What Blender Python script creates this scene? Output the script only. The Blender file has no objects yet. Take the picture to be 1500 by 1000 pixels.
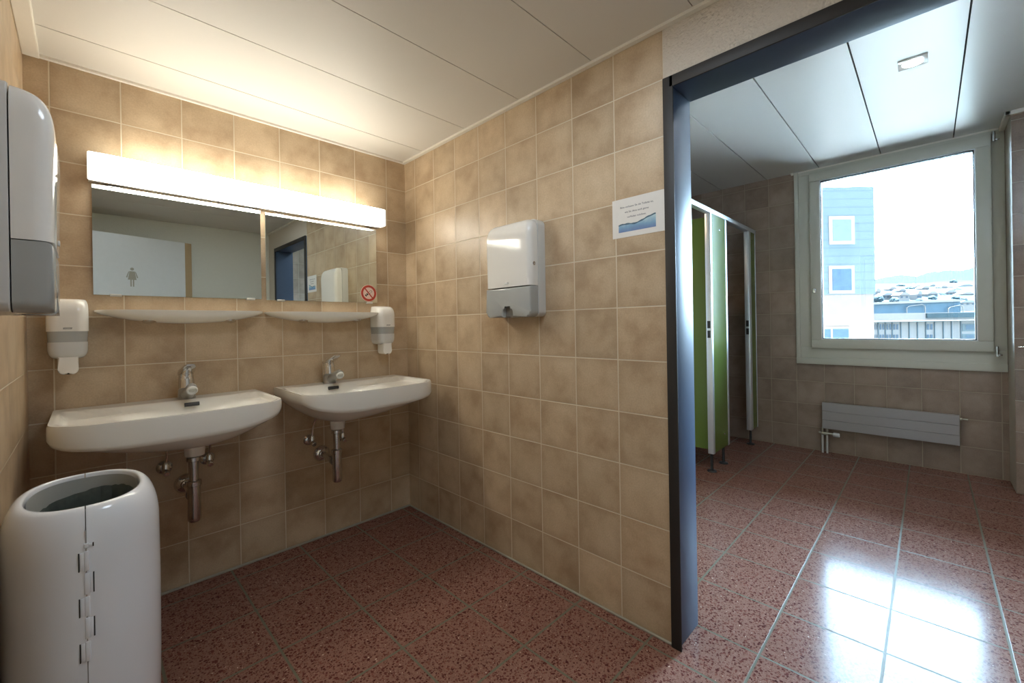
import bpy, bmesh, math, random
from mathutils import Vector, Matrix

C = bpy.context.scene.collection
PI = math.pi
random.seed(7)

# ------------------------------------------------------------------ materials
def new_mat(name):
    m = bpy.data.materials.new(name)
    m.use_nodes = True
    nt = m.node_tree
    return m, nt, nt.nodes['Principled BSDF']

def N(nt, kind, **kw):
    n = nt.nodes.new(kind)
    for k, v in kw.items():
        setattr(n, k, v)
    return n

def math_node(nt, op, a, b=None, c=None, clamp=False):
    n = N(nt, 'ShaderNodeMath', operation=op)
    n.use_clamp = clamp
    for i, v in enumerate((a, b, c)):
        if v is None:
            continue
        if isinstance(v, (int, float)):
            n.inputs[i].default_value = v
        else:
            nt.links.new(v, n.inputs[i])
    return n.outputs[0]

def mix_col(nt, fac, a, b, blend='MIX'):
    n = N(nt, 'ShaderNodeMix', data_type='RGBA', blend_type=blend)
    for sock, v in ((n.inputs[0], fac), (n.inputs[6], a), (n.inputs[7], b)):
        if isinstance(v, (int, float)):
            sock.default_value = v
        elif isinstance(v, tuple):
            sock.default_value = (*v, 1) if len(v) == 3 else v
        else:
            nt.links.new(v, sock)
    return n.outputs[2]

def obj_coord(nt):
    return N(nt, 'ShaderNodeTexCoord').outputs['Object']

def noise(nt, vec, scale, detail=3.0, rough=0.55):
    n = N(nt, 'ShaderNodeTexNoise')
    n.inputs['Scale'].default_value = scale
    n.inputs['Detail'].default_value = detail
    n.inputs['Roughness'].default_value = rough
    nt.links.new(vec, n.inputs['Vector'])
    return n.outputs['Fac']

def ramp(nt, fac, stops):
    n = N(nt, 'ShaderNodeValToRGB')
    cr = n.color_ramp
    while len(cr.elements) < len(stops):
        cr.elements.new(0.5)
    for e, (p, c) in zip(cr.elements, stops):
        e.position = p
        e.color = (*c, 1) if len(c) == 3 else c
    nt.links.new(fac, n.inputs[0])
    return n.outputs[0]

def plain(name, col, rough=0.5, metal=0.0, var=0.04, scale=30.0, bump=0.0, bscale=200.0, coat=0.0, spec=0.5):
    m, nt, b = new_mat(name)
    co = obj_coord(nt)
    f = noise(nt, co, scale)
    lo = tuple(max(0, c * (1 - var)) for c in col)
    hi = tuple(min(1, c * (1 + var)) for c in col)
    nt.links.new(mix_col(nt, f, lo, hi), b.inputs['Base Color'])
    b.inputs['Roughness'].default_value = rough
    b.inputs['Metallic'].default_value = metal
    b.inputs['Specular IOR Level'].default_value = spec
    b.inputs['Coat Weight'].default_value = coat
    b.inputs['Coat Roughness'].default_value = 0.08
    if bump:
        bn = N(nt, 'ShaderNodeBump')
        bn.inputs['Strength'].default_value = bump
        bn.inputs['Distance'].default_value = 0.002
        nt.links.new(noise(nt, co, bscale, 2.0), bn.inputs['Height'])
        nt.links.new(bn.outputs[0], b.inputs['Normal'])
    return m

def emit(name, col, strength):
    m = bpy.data.materials.new(name)
    m.use_nodes = True
    nt = m.node_tree
    nt.nodes.clear()
    e = N(nt, 'ShaderNodeEmission')
    e.inputs[0].default_value = (*col, 1)
    e.inputs[1].default_value = strength
    o = N(nt, 'ShaderNodeOutputMaterial')
    nt.links.new(e.outputs[0], o.inputs[0])
    return m

def tiles(name, ax_u, u0, pu, ax_v, v0, pv, base, dark, light, grout, gw=0.0042, rough=0.36, gsoft=0.0012, contrast=1.0):
    """glazed wall tiles: a square grid of joints, a tone of its own per tile, cloudy glaze"""
    m, nt, b = new_mat(name)
    co = obj_coord(nt)
    sep = N(nt, 'ShaderNodeSeparateXYZ')
    nt.links.new(co, sep.inputs[0])
    ids, masks = [], []
    for ax, o, p in ((ax_u, u0, pu), (ax_v, v0, pv)):
        t = math_node(nt, 'DIVIDE', math_node(nt, 'SUBTRACT', sep.outputs[ax], o), p)
        ids.append(math_node(nt, 'FLOOR', t))
        fr = math_node(nt, 'FRACT', t)
        d = math_node(nt, 'MULTIPLY', math_node(nt, 'MINIMUM', fr, math_node(nt, 'SUBTRACT', 1.0, fr)), p)
        masks.append(d)
    d = math_node(nt, 'MINIMUM', masks[0], masks[1])
    mr = N(nt, 'ShaderNodeMapRange', interpolation_type='SMOOTHSTEP')
    nt.links.new(d, mr.inputs[0])
    mr.inputs[1].default_value = gw / 2 - gsoft / 2
    mr.inputs[2].default_value = gw / 2 + gsoft / 2
    face = mr.outputs[0]                      # 1 on the tile, 0 in the joint
    cid = N(nt, 'ShaderNodeCombineXYZ')
    nt.links.new(ids[0], cid.inputs[0]); nt.links.new(ids[1], cid.inputs[1])
    wn = N(nt, 'ShaderNodeTexWhiteNoise', noise_dimensions='3D')
    nt.links.new(cid.outputs[0], wn.inputs['Vector'])
    # cloudy glaze, shifted per tile so that clouds break at the joints
    sc = N(nt, 'ShaderNodeVectorMath', operation='MULTIPLY_ADD')
    nt.links.new(wn.outputs['Color'], sc.inputs[0]); sc.inputs[1].default_value = (7, 7, 7)
    nt.links.new(co, sc.inputs[2])
    cl = noise(nt, sc.outputs[0], 6.5, 4.0, 0.55)
    fine = noise(nt, co, 160.0, 2.0, 0.6)
    c = ramp(nt, cl, [(0.30, dark), (0.52, base), (0.74, light)])
    # tile edges are fired a little browner
    er = N(nt, 'ShaderNodeMapRange', interpolation_type='SMOOTHSTEP')
    nt.links.new(d, er.inputs[0]); er.inputs[1].default_value = 0.0; er.inputs[2].default_value = 0.035
    edge = math_node(nt, 'MULTIPLY', math_node(nt, 'SUBTRACT', 1.0, er.outputs[0]), 0.38 * contrast)
    c = mix_col(nt, edge, c, dark)
    tone = math_node(nt, 'MULTIPLY_ADD', wn.outputs['Value'], 0.20 * contrast, 1.0 - 0.10 * contrast)
    tone = math_node(nt, 'MULTIPLY', tone, math_node(nt, 'MULTIPLY_ADD', fine, 0.36, 0.82))
    tc = N(nt, 'ShaderNodeCombineXYZ')
    for i in range(3):
        nt.links.new(tone, tc.inputs[i])
    c = mix_col(nt, 1.0, c, tc.outputs[0], 'MULTIPLY')
    c = mix_col(nt, face, grout, c)
    nt.links.new(c, b.inputs['Base Color'])
    r = math_node(nt, 'MULTIPLY_ADD', fine, 0.16, rough - 0.06)
    r = math_node(nt, 'ADD', r, math_node(nt, 'MULTIPLY', math_node(nt, 'SUBTRACT', 1.0, face), 0.4))
    nt.links.new(r, b.inputs['Roughness'])
    bn = N(nt, 'ShaderNodeBump')
    bn.inputs['Strength'].default_value = 0.55
    bn.inputs['Distance'].default_value = 0.0016
    h = math_node(nt, 'ADD', face, math_node(nt, 'MULTIPLY', fine, 0.22))
    h = math_node(nt, 'ADD', h, math_node(nt, 'MULTIPLY', cl, 0.5))
    nt.links.new(h, bn.inputs['Height'])
    nt.links.new(bn.outputs[0], b.inputs['Normal'])
    return m

def terrazzo(name):
    m, nt, b = new_mat(name)
    co = obj_coord(nt)
    sep = N(nt, 'ShaderNodeSeparateXYZ'); nt.links.new(co, sep.inputs[0])
    X, Y = sep.outputs[0], sep.outputs[1]
    far = math_node(nt, 'GREATER_THAN', X, 0.055)
    t1 = math_node(nt, 'DIVIDE', math_node(nt, 'ADD', X, 0.060), 0.304)
    t2 = math_node(nt, 'DIVIDE', math_node(nt, 'SUBTRACT', X, 0.157), 0.3015)
    tx = math_node(nt, 'ADD', math_node(nt, 'MULTIPLY', t2, far), math_node(nt, 'MULTIPLY', t1, math_node(nt, 'SUBTRACT', 1.0, far)))
    ty = math_node(nt, 'DIVIDE', math_node(nt, 'ADD', Y, 0.418), 0.3063)
    ds = []
    for t in (tx, ty):
        f = math_node(nt, 'FRACT', t)
        ds.append(math_node(nt, 'MULTIPLY', math_node(nt, 'MINIMUM', f, math_node(nt, 'SUBTRACT', 1.0, f)), 0.304))
    d = math_node(nt, 'MINIMUM', ds[0], ds[1])
    wob = math_node(nt, 'MULTIPLY', math_node(nt, 'SUBTRACT', noise(nt, co, 25.0), 0.5), 0.004)
    d = math_node(nt, 'ADD', d, wob)
    mr = N(nt, 'ShaderNodeMapRange', interpolation_type='SMOOTHSTEP'); nt.links.new(d, mr.inputs[0])
    mr.inputs[1].default_value = 0.0028; mr.inputs[2].default_value = 0.0050
    face = mr.outputs[0]
    # chips of three sizes in a pink-red cement
    def chips(scale, thr, rnd=1.0):
        v = N(nt, 'ShaderNodeTexVoronoi', feature='F1'); v.inputs['Scale'].default_value = scale
        v.inputs['Randomness'].default_value = rnd
        nv = N(nt, 'ShaderNodeTexNoise'); nv.inputs['Scale'].default_value = scale * 1.3; nt.links.new(co, nv.inputs['Vector'])
        vm = N(nt, 'ShaderNodeVectorMath', operation='MULTIPLY_ADD')
        nt.links.new(nv.outputs['Color'], vm.inputs[0]); vm.inputs[1].default_value = (0.9 / scale,) * 3
        nt.links.new(co, vm.inputs[2])
        nt.links.new(vm.outputs[0], v.inputs['Vector'])
        s = N(nt, 'ShaderNodeSeparateColor'); nt.links.new(v.outputs['Color'], s.inputs[0])
        lim = math_node(nt, 'MULTIPLY', s.outputs[0], thr)
        return math_node(nt, 'LESS_THAN', v.outputs['Distance'], lim), s.outputs[1]
    base = mix_col(nt, noise(nt, co, 60.0, 3.0), (0.225, 0.117, 0.087), (0.310, 0.178, 0.135))
    base = mix_col(nt, noise(nt, co, 3.0, 2.0), base, mix_col(nt, 1.0, base, (0.86, 0.80, 0.78), 'MULTIPLY'))
    c = base
    m3, r3 = chips(300.0, 0.62)
    c = mix_col(nt, m3, c, mix_col(nt, r3, (0.13, 0.045, 0.034), (0.36, 0.20, 0.155)))
    m1, r1 = chips(130.0, 0.62)
    c = mix_col(nt, m1, c, mix_col(nt, r1, (0.085, 0.026, 0.022), (0.20, 0.075, 0.055)))
    m2, r2 = chips(74.0, 0.42)
    c = mix_col(nt, m2, c, mix_col(nt, r2, (0.07, 0.020, 0.018), (0.15, 0.05, 0.04)))
    m4, r4 = chips(85.0, 0.20)
    c = mix_col(nt, math_node(nt, 'MULTIPLY', m4, math_node(nt, 'GREATER_THAN', r4, 0.72)), c, (0.62, 0.46, 0.36))
    c = mix_col(nt, face, (0.150, 0.138, 0.095), c)
    nt.links.new(c, b.inputs['Base Color'])
    scuff = noise(nt, co, 14.0, 5.0, 0.65)
    r = math_node(nt, 'MULTIPLY_ADD', scuff, 0.12, 0.10)
    r = math_node(nt, 'ADD', r, math_node(nt, 'MULTIPLY', math_node(nt, 'SUBTRACT', 1.0, face), 0.25))
    nt.links.new(r, b.inputs['Roughness'])
    b.inputs['IOR'].default_value = 1.45
    b.inputs['Specular IOR Level'].default_value = 0.08
    bn = N(nt, 'ShaderNodeBump'); bn.inputs['Strength'].default_value = 0.25; bn.inputs['Distance'].default_value = 0.0012
    nt.links.new(math_node(nt, 'ADD', face, math_node(nt, 'MULTIPLY', noise(nt, co, 300.0, 2.0), 0.03)), bn.inputs['Height'])
    nt.links.new(bn.outputs[0], b.inputs['Normal'])
    return m

def plaster(name, col, bscale=130.0, strength=0.8):
    m, nt, b = new_mat(name)
    co = obj_coord(nt)
    v = N(nt, 'ShaderNodeTexVoronoi', feature='SMOOTH_F1'); v.inputs['Scale'].default_value = bscale
    nt.links.new(co, v.inputs['Vector'])
    h = math_node(nt, 'ADD', v.outputs['Distance'], noise(nt, co, bscale * 1.7, 3.0))
    nt.links.new(mix_col(nt, noise(nt, co, 40.0), tuple(c * 0.94 for c in col), col), b.inputs['Base Color'])
    b.inputs['Roughness'].default_value = 0.85
    bn = N(nt, 'ShaderNodeBump'); bn.inputs['Strength'].default_value = strength; bn.inputs['Distance'].default_value = 0.004
    nt.links.new(h, bn.inputs['Height']); nt.links.new(bn.outputs[0], b.inputs['Normal'])
    return m

def panel_metal(name, col, rough, perf=True):
    """painted metal ceiling sheet, finely perforated"""
    m, nt, b = new_mat(name)
    co = obj_coord(nt)
    base = mix_col(nt, noise(nt, co, 2.5, 2.0), tuple(c * 0.97 for c in col), col)
    if perf:
        v = N(nt, 'ShaderNodeTexVoronoi', feature='F1'); v.inputs['Scale'].default_value = 260.0
        v.inputs['Randomness'].default_value = 0.0
        nt.links.new(co, v.inputs['Vector'])
        hole = math_node(nt, 'LESS_THAN', v.outputs['Distance'], 0.24)
        base = mix_col(nt, math_node(nt, 'MULTIPLY', hole, 0.45), base, (0.12, 0.11, 0.10))
    nt.links.new(base, b.inputs['Base Color'])
    b.inputs['Roughness'].default_value = rough
    return m

def clear_glass(name):
    m = bpy.data.materials.new(name); m.use_nodes = True
    nt = m.node_tree; nt.nodes.clear()
    tr = N(nt, 'ShaderNodeBsdfTransparent'); tr.inputs[0].default_value = (0.95, 0.975, 0.97, 1)
    gl = N(nt, 'ShaderNodeBsdfGlossy'); gl.inputs['Roughness'].default_value = 0.0
    fr = N(nt, 'ShaderNodeFresnel'); fr.inputs[0].default_value = 1.5
    mx = N(nt, 'ShaderNodeMixShader'); o = N(nt, 'ShaderNodeOutputMaterial')
    nt.links.new(fr.outputs[0], mx.inputs[0]); nt.links.new(tr.outputs[0], mx.inputs[1]); nt.links.new(gl.outputs[0], mx.inputs[2])
    nt.links.new(mx.outputs[0], o.inputs[0])
    return m

def lamp_diffuser(name, x0, x1, col, strength):
    """opal cover lit by a tube that stops short of both ends"""
    m = bpy.data.materials.new(name); m.use_nodes = True
    nt = m.node_tree; nt.nodes.clear()
    co = obj_coord(nt); sep = N(nt, 'ShaderNodeSeparateXYZ'); nt.links.new(co, sep.inputs[0])
    a = N(nt, 'ShaderNodeMapRange', interpolation_type='SMOOTHSTEP'); nt.links.new(sep.outputs[0], a.inputs[0])
    a.inputs[1].default_value = x0 - 0.02; a.inputs[2].default_value = x0 + 0.16
    c = N(nt, 'ShaderNodeMapRange', interpolation_type='SMOOTHSTEP'); nt.links.new(sep.outputs[0], c.inputs[0])
    c.inputs[1].default_value = x1 - 0.16; c.inputs[2].default_value = x1 + 0.02
    f = math_node(nt, 'MULTIPLY', a.outputs[0], math_node(nt, 'SUBTRACT', 1.0, c.outputs[0]))
    f = math_node(nt, 'MULTIPLY_ADD', f, 0.95 * strength, 0.05 * strength)
    e = N(nt, 'ShaderNodeEmission'); e.inputs[0].default_value = (*col, 1); nt.links.new(f, e.inputs[1])
    o = N(nt, 'ShaderNodeOutputMaterial'); nt.links.new(e.outputs[0], o.inputs[0])
    return m

GROUT = (0.64, 0.57, 0.44)
T_BASE, T_DARK, T_LIGHT = (0.515, 0.392, 0.258), (0.385, 0.272, 0.168), (0.590, 0.470, 0.325)
M = {}
M['tile_back'] = tiles('sand wall tiles', 0, -0.1297, 0.2, 2, 0.0, 0.2, T_BASE, T_DARK, T_LIGHT, GROUT)
M['tile_right'] = tiles('sand wall tiles beside the doorway', 1, -0.116, 0.2, 2, 0.0, 0.2, T_BASE, T_DARK, T_LIGHT, GROUT)
M['tile_left'] = tiles('sand wall tiles seen edge-on', 1, -0.16, 0.2, 2, 0.0, 0.2, T_BASE, T_DARK, T_LIGHT, (0.6, 0.54, 0.42))
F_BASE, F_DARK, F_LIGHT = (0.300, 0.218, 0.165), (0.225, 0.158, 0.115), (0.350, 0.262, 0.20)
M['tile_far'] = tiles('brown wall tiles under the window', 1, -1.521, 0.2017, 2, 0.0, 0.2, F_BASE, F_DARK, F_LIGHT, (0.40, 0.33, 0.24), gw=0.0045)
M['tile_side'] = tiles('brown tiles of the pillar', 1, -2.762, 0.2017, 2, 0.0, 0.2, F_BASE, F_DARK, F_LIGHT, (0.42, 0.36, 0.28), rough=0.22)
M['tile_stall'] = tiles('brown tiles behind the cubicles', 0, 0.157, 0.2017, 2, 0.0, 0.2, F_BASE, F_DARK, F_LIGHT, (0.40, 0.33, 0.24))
M['floor'] = terrazzo('red terrazzo')
M['plaster'] = plaster('rough cream plaster', (0.64, 0.57, 0.48), 110.0, 1.0)
M['plaster_white'] = plaster('white plaster', (0.66, 0.66, 0.60), 220.0, 0.25)
M['ceil'] = panel_metal('perforated white metal ceiling', (0.66, 0.63, 0.575), 0.5)
M['ceil2'] = panel_metal('satin white metal ceiling', (0.70, 0.72, 0.72), 0.27, False)
M['gap'] = plain('dark ceiling void', (0.02, 0.02, 0.02), 0.9)
M['trim'] = plain('white painted trim', (0.74, 0.70, 0.62), 0.45)
M['frame_steel'] = plain('door frame paint with blue daylight', (0.085, 0.125, 0.205), 0.42, 0.0, 0.06, 60.0, spec=0.28)  # frame is brown black; the blue daylight reflection is put into this colour
M['white_plastic'] = plain('white glossy plastic', (0.80, 0.79, 0.755), 0.07, 0, 0.02, 20.0)
M['white_plastic_side'] = plain('off white plastic', (0.62, 0.625, 0.61), 0.3, 0, 0.02)
M['smoke_plastic'] = plain('smoke grey translucent plastic', (0.39, 0.405, 0.395), 0.14, 0, 0.06, 12.0)
M['frost_plastic'] = plain('frosted pale plastic', (0.60, 0.61, 0.60), 0.25, 0, 0.05, 25.0)
M['grey_mark'] = plain('grey print', (0.33, 0.33, 0.32), 0.5)
M['black'] = plain('black plastic', (0.015, 0.015, 0.016), 0.4)
M['ceramic'] = plain('white glazed ceramic', (0.80, 0.79, 0.74), 0.10, 0, 0.015, 8.0)
M['chrome'] = plain('chrome', (0.74, 0.74, 0.74), 0.10, 1.0, 0.04, 40.0)
M['chrome_dull'] = plain('worn chrome pipe', (0.60, 0.60, 0.60), 0.17, 1.0, 0.10, 60.0)
M['lime'] = plain('limescaled chrome', (0.40, 0.40, 0.385), 0.42, 0.85, 0.12, 140.0)
M['mirror'] = plain('mirror silver', (0.73, 0.79, 0.77), 0.0, 1.0, 0.0)
M['mirror_edge'] = plain('ground glass edge', (0.45, 0.50, 0.46), 0.25)
M['paper'] = plain('white paper', (0.74, 0.71, 0.66), 0.7)
M['ink'] = plain('dark blue grey ink', (0.05, 0.055, 0.07), 0.7)
M['bin'] = plain('white moulded plastic', (0.75, 0.78, 0.83), 0.11, 0, 0.015, 10.0)  # white plastic, with a slight blue daylight cast put into the colour
M['bag'] = plain('grey green bin bag', (0.085, 0.10, 0.09), 0.35, 0, 0.45, 35.0, 1.0, 28.0)
M['bin_inside'] = plain('grey plastic inside', (0.40, 0.41, 0.39), 0.4)
M['win_paint'] = plain('pale grey green window paint', (0.58, 0.575, 0.50), 0.35, 0, 0.02, 15.0)
M['bead'] = plain('white glazing bead', (0.80, 0.84, 0.86), 0.3)
M['gasket'] = plain('dark rubber gasket', (0.05, 0.06, 0.07), 0.6)
M['glass'] = clear_glass('window glass')
M['radiator'] = plain('grey white radiator enamel', (0.37, 0.35, 0.345), 0.35, 0, 0.02)
M['brass'] = plain('tarnished nickel brass', (0.45, 0.42, 0.34), 0.35, 0.9, 0.15, 80.0)
M['alu'] = plain('pale anodised aluminium', (0.74, 0.79, 0.82), 0.32, 0.55, 0.02)
M['green'] = plain('grass green laminate', (0.125, 0.190, 0.040), 0.17, 0, 0.04, 10.0)
M['door_white'] = plain('pale painted door', (0.68, 0.70, 0.72), 0.3)
M['door_edge'] = plain('beech door edge', (0.42, 0.30, 0.17), 0.5)
M['picto'] = plain('grey bronze pictogram', (0.33, 0.31, 0.26), 0.4)
M['sticker_red'] = plain('sticker red', (0.42, 0.045, 0.025), 0.4)
M['sticker_white'] = plain('sticker pale pink', (0.80, 0.62, 0.55), 0.4)
M['lamp_cover'] = lamp_diffuser('lit opal cover', -0.621, 0.621, (1.0, 0.95, 0.82), 16.0)
M['lamp_back'] = plain('white lamp tray', (0.75, 0.74, 0.7), 0.4)
M['led'] = emit('lit lens', (1.0, 0.93, 0.82), 14.0)
M['led_warm'] = emit('lit warm lens', (1.0, 0.74, 0.45), 14.0)

# ------------------------------------------------------------------ mesh helpers
def bx(bm, x0, x1, y0, y1, z0, z1, bev=0.0, seg=2):
    if x0 > x1: x0, x1 = x1, x0
    if y0 > y1: y0, y1 = y1, y0
    if z0 > z1: z0, z1 = z1, z0
    v = [bm.verts.new(p) for p in ((x0,y0,z0),(x1,y0,z0),(x1,y1,z0),(x0,y1,z0),(x0,y0,z1),(x1,y0,z1),(x1,y1,z1),(x0,y1,z1))]
    fs = [bm.faces.new([v[i] for i in f]) for f in ((0,3,2,1),(4,5,6,7),(0,1,5,4),(1,2,6,5),(2,3,7,6),(3,0,4,7))]
    if bev:
        es = set(e for f in fs for e in f.edges)
        bmesh.ops.bevel(bm, geom=list(es), offset=bev, segments=seg, affect='EDGES', profile=0.5)

def frame_of(d):
    d = Vector(d).normalized()
    a = Vector((0, 0, 1)) if abs(d.z) < 0.9 else Vector((1, 0, 0))
    s = d.cross(a).normalized()
    return d, s, s.cross(d)

def tube(bm, pts, rad, seg=20, caps=True):
    """round tube along points; rad is a number or one per point"""
    pts = [Vector(p) for p in pts]
    n = len(pts)
    rs = [rad] * n if isinstance(rad, (int, float)) else rad
    rings = []
    ref = None
    for i, p in enumerate(pts):
        d = pts[min(i + 1, n - 1)] - pts[max(i - 1, 0)]
        if d.length < 1e-9: d = Vector((0, 0, 1))
        d.normalize()
        if ref is None:
            _, s, t = frame_of(d)
        else:
            s = (ref - d * ref.dot(d)).normalized(); t = s.cross(d)
        ref = s
        rings.append([bm.verts.new(p + (s * math.cos(a) + t * math.sin(a)) * rs[i]) for a in [2 * PI * k / seg for k in range(seg)]])
    skin(bm, rings, caps)
    return rings

def skin(bm, rings, caps=True, closed=True):
    for a, b in zip(rings, rings[1:]):
        n = len(a)
        for k in range(n if closed else n - 1):
            bm.faces.new((a[k], a[(k + 1) % n], b[(k + 1) % n], b[k]))
    if caps:
        bm.faces.new(list(reversed(rings[0])))
        bm.faces.new(rings[-1])

def lathe(bm, prof, origin, axis=(0, 0, 1), seg=28):
    """profile of (radius, distance along axis)"""
    o = Vector(origin); d, s, t = frame_of(axis)
    rings = [[bm.verts.new(o + d * h + (s * math.cos(a) + t * math.sin(a)) * max(r, 1e-4)) for a in [2 * PI * k / seg for k in range(seg)]] for r, h in prof]
    skin(bm, rings, True)

def arc(p, r, a0, a1, n):
    return [(p[0] + r * math.cos(a0 + (a1 - a0) * i / n), p[1] + r * math.sin(a0 + (a1 - a0) * i / n)) for i in range(n + 1)]

def prism(bm, poly, to3, d0, d1, bev=0.0, seg=3):
    """polygon (2-D) extruded from depth d0 to d1; to3(a, b, depth) -> point; bevel on the d1 rim"""
    a = [bm.verts.new(to3(x, y, d0)) for x, y in poly]
    b = [bm.verts.new(to3(x, y, d1)) for x, y in poly]
    n = len(poly)
    bm.faces.new(list(reversed(a))); top = bm.faces.new(b)
    for k in range(n):
        bm.faces.new((a[k], a[(k + 1) % n], b[(k + 1) % n], b[k]))
    if bev:
        bmesh.ops.bevel(bm, geom=list(top.edges), offset=bev, segments=seg, affect='EDGES', profile=0.5)

def obj(name, bm, mat, parent=None, origin=None, smooth=True, ang=0.6, kind=None, mats=None):
    o_loc = Vector(origin) if origin is not None else (parent_origin(parent) if parent else Vector((0, 0, 0)))
    bmesh.ops.remove_doubles(bm, verts=bm.verts, dist=1e-6)
    bmesh.ops.recalc_face_normals(bm, faces=bm.faces)
    for v in bm.verts:
        v.co -= o_loc
    if smooth:
        for f in bm.faces: f.smooth = True
        for e in bm.edges:
            if len(e.link_faces) == 2 and e.calc_face_angle(0) > ang: e.smooth = False
    me = bpy.data.meshes.new(name); bm.to_mesh(me); bm.free()
    for m in (mats or [mat]): me.materials.append(m)
    o = bpy.data.objects.new(name, me); C.objects.link(o)
    if parent is not None:
        o.parent = parent
    else:
        o.location = o_loc
    if kind: o['kind'] = kind
    return o

ORG = {}
def parent_origin(p):
    while p.parent is not None: p = p.parent
    return ORG.get(p.name, Vector((0, 0, 0)))

def thing(name, label, cat, loc, group=None, kind=None):
    o = bpy.data.objects.new(name, None); C.objects.link(o)
    o.empty_display_size = 0.1
    o.location = loc; ORG[o.name] = Vector(loc)
    if label: o['label'] = label
    if cat: o['category'] = cat
    if group: o['group'] = group
    if kind: o['kind'] = kind
    return o

def tag(o, label, cat, group=None):
    o['label'] = label; o['category'] = cat
    if group: o['group'] = group
    return o

def dup(root, loc, label, rotz=0.0):
    r = root.copy(); C.objects.link(r); r.location = loc; r.rotation_euler = (0, 0, rotz); r['label'] = label
    for ch in list(root.children):
        c = ch.copy(); C.objects.link(c); c.parent = r
        for g in list(ch.children):
            d = g.copy(); C.objects.link(d); d.parent = c
    return r

def struct(name, bm, mat, smooth=False, **kw):
    return obj(name, bm, mat, smooth=smooth, kind='structure', **kw)

def text_mesh(name, body, size, mat, parent, pos, xdir, ydir, depth=0.0004, align='CENTER', spacing=1.0):
    cu = bpy.data.curves.new(name, 'FONT'); cu.body = body; cu.size = size; cu.align_x = align; cu.extrude = depth
    cu.space_line = spacing; cu.resolution_u = 3
    tmp = bpy.data.objects.new(name + '_curve', cu); C.objects.link(tmp)
    bpy.context.view_layer.update()
    me = bpy.data.meshes.new_from_object(tmp.evaluated_get(bpy.context.evaluated_depsgraph_get()))
    bpy.data.objects.remove(tmp); bpy.data.curves.remove(cu)
    x, y = Vector(xdir).normalized(), Vector(ydir).normalized(); z = x.cross(y)
    po = parent_origin(parent)
    mt = Matrix((( x.x, y.x, z.x, pos[0] - po.x), (x.y, y.y, z.y, pos[1] - po.y), (x.z, y.z, z.z, pos[2] - po.z), (0, 0, 0, 1)))
    me.transform(mt); me.materials.clear(); me.materials.append(mat); me.name = name
    o = bpy.data.objects.new(name, me); C.objects.link(o); o.parent = parent
    return o

BM = bmesh.new

# ------------------------------------------------------------------ the setting
ZC1, ZC2 = 2.183, 2.458
XW, XWO = 3.05, 3.28            # window wall, inner and outer face
OY0, OY1, OZ = -1.742, -2.600, 1.980   # doorway

bm = BM(); bx(bm, -1.75, XWO, -3.75, 0.40, -0.12, 0.0); struct('floor', bm, M['floor'])

bm = BM(); bx(bm, -1.75, 0.0, 0.0, 0.15, 0.0, 2.62); struct('wall_back', bm, M['tile_back'])
bm = BM(); bx(bm, -1.75, -1.596, -3.0, 0.0, 0.0, 2.62); struct('wall_left', bm, M['tile_left'])
bm = BM(); bx(bm, 0.0, 0.157, -1.716, 0.15, 0.0, 2.62); struct('wall_right', bm, M['tile_right'])
bm = BM(); bx(bm, -0.001, 0.157, -3.0, -1.716, OZ + 0.012, 2.62); bx(bm, -0.001, 0.157, -3.75, OY1 - 0.025, 0.0, OZ + 0.012)
struct('wall_right_plaster', bm, M['plaster'])
bm = BM(); bx(bm, -1.75, 0.0, -3.0, -2.85, 0.0, 2.62); struct('wall_front', bm, M['plaster_white'])
# second room
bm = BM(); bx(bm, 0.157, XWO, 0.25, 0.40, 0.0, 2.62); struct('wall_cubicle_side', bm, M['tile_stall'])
WY0, WY1, WZ0, WZ1 = -1.524, -2.760, 0.755, 2.458
bm = BM()
bx(bm, XW, XWO, WY0, 0.25, 0.0, 2.62)
bx(bm, XW, XWO, WY1, WY0, 0.0, WZ0)
bx(bm, XW, XWO, -3.75, WY1, 0.0, 2.62)
bx(bm, XW, XWO, WY1, WY0, WZ1, 2.62)
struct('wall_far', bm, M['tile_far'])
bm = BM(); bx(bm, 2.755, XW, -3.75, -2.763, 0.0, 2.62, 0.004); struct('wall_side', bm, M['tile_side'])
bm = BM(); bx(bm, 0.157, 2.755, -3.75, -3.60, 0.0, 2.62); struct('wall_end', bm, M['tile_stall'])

# ceilings: long metal panels with narrow shadow gaps
def ceiling(name, x0, x1, y0, y1, z, seams, gap, mat):
    bm = BM()
    ys = [y0] + sorted(s for s in seams if y0 < s < y1) + [y1]
    for a, b in zip(ys, ys[1:]):
        bx(bm, x0, x1, a + gap / 2, b - gap / 2, z, z + 0.02)
    o = struct(name, bm, mat)
    bm = BM(); bx(bm, x0, x1, y0, y1, z + 0.021, z + 0.05)
    struct(name + '_void', bm, M['gap'])
    return o
ceiling('ceiling', -1.596, 0.0, -2.85, 0.0, ZC1, [-0.236 - 0.3985 * k for k in range(8)], 0.0035, M['ceil'])
ceiling('ceiling_far', 0.157, XW, -3.60, 0.25, ZC2, [-2.113 - 0.4035 * k for k in range(-6, 5)], 0.007, M['ceil2'])
bm = BM(); bx(bm, -1.75, XWO, -3.75, 0.40, 2.62, 2.74); struct('ceiling_slab', bm, M['gap'])
bm = BM(); bx(bm, -1.585, 0.0, -0.016, 0.0, ZC1 - 0.011, ZC1 + 0.004, 0.002); struct('trim_1', bm, M['trim'])
bm = BM(); bx(bm, -0.022, 0.0, -2.85, -0.016, ZC1 - 0.011, ZC1 + 0.004, 0.002); struct('trim_2', bm, M['trim'])
bm = BM(); bx(bm, -1.596, -1.552, -2.85, -0.016, ZC1 - 0.020, ZC1 + 0.004, 0.003); struct('trim_3', bm, M['trim'])
bm = BM()
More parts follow.
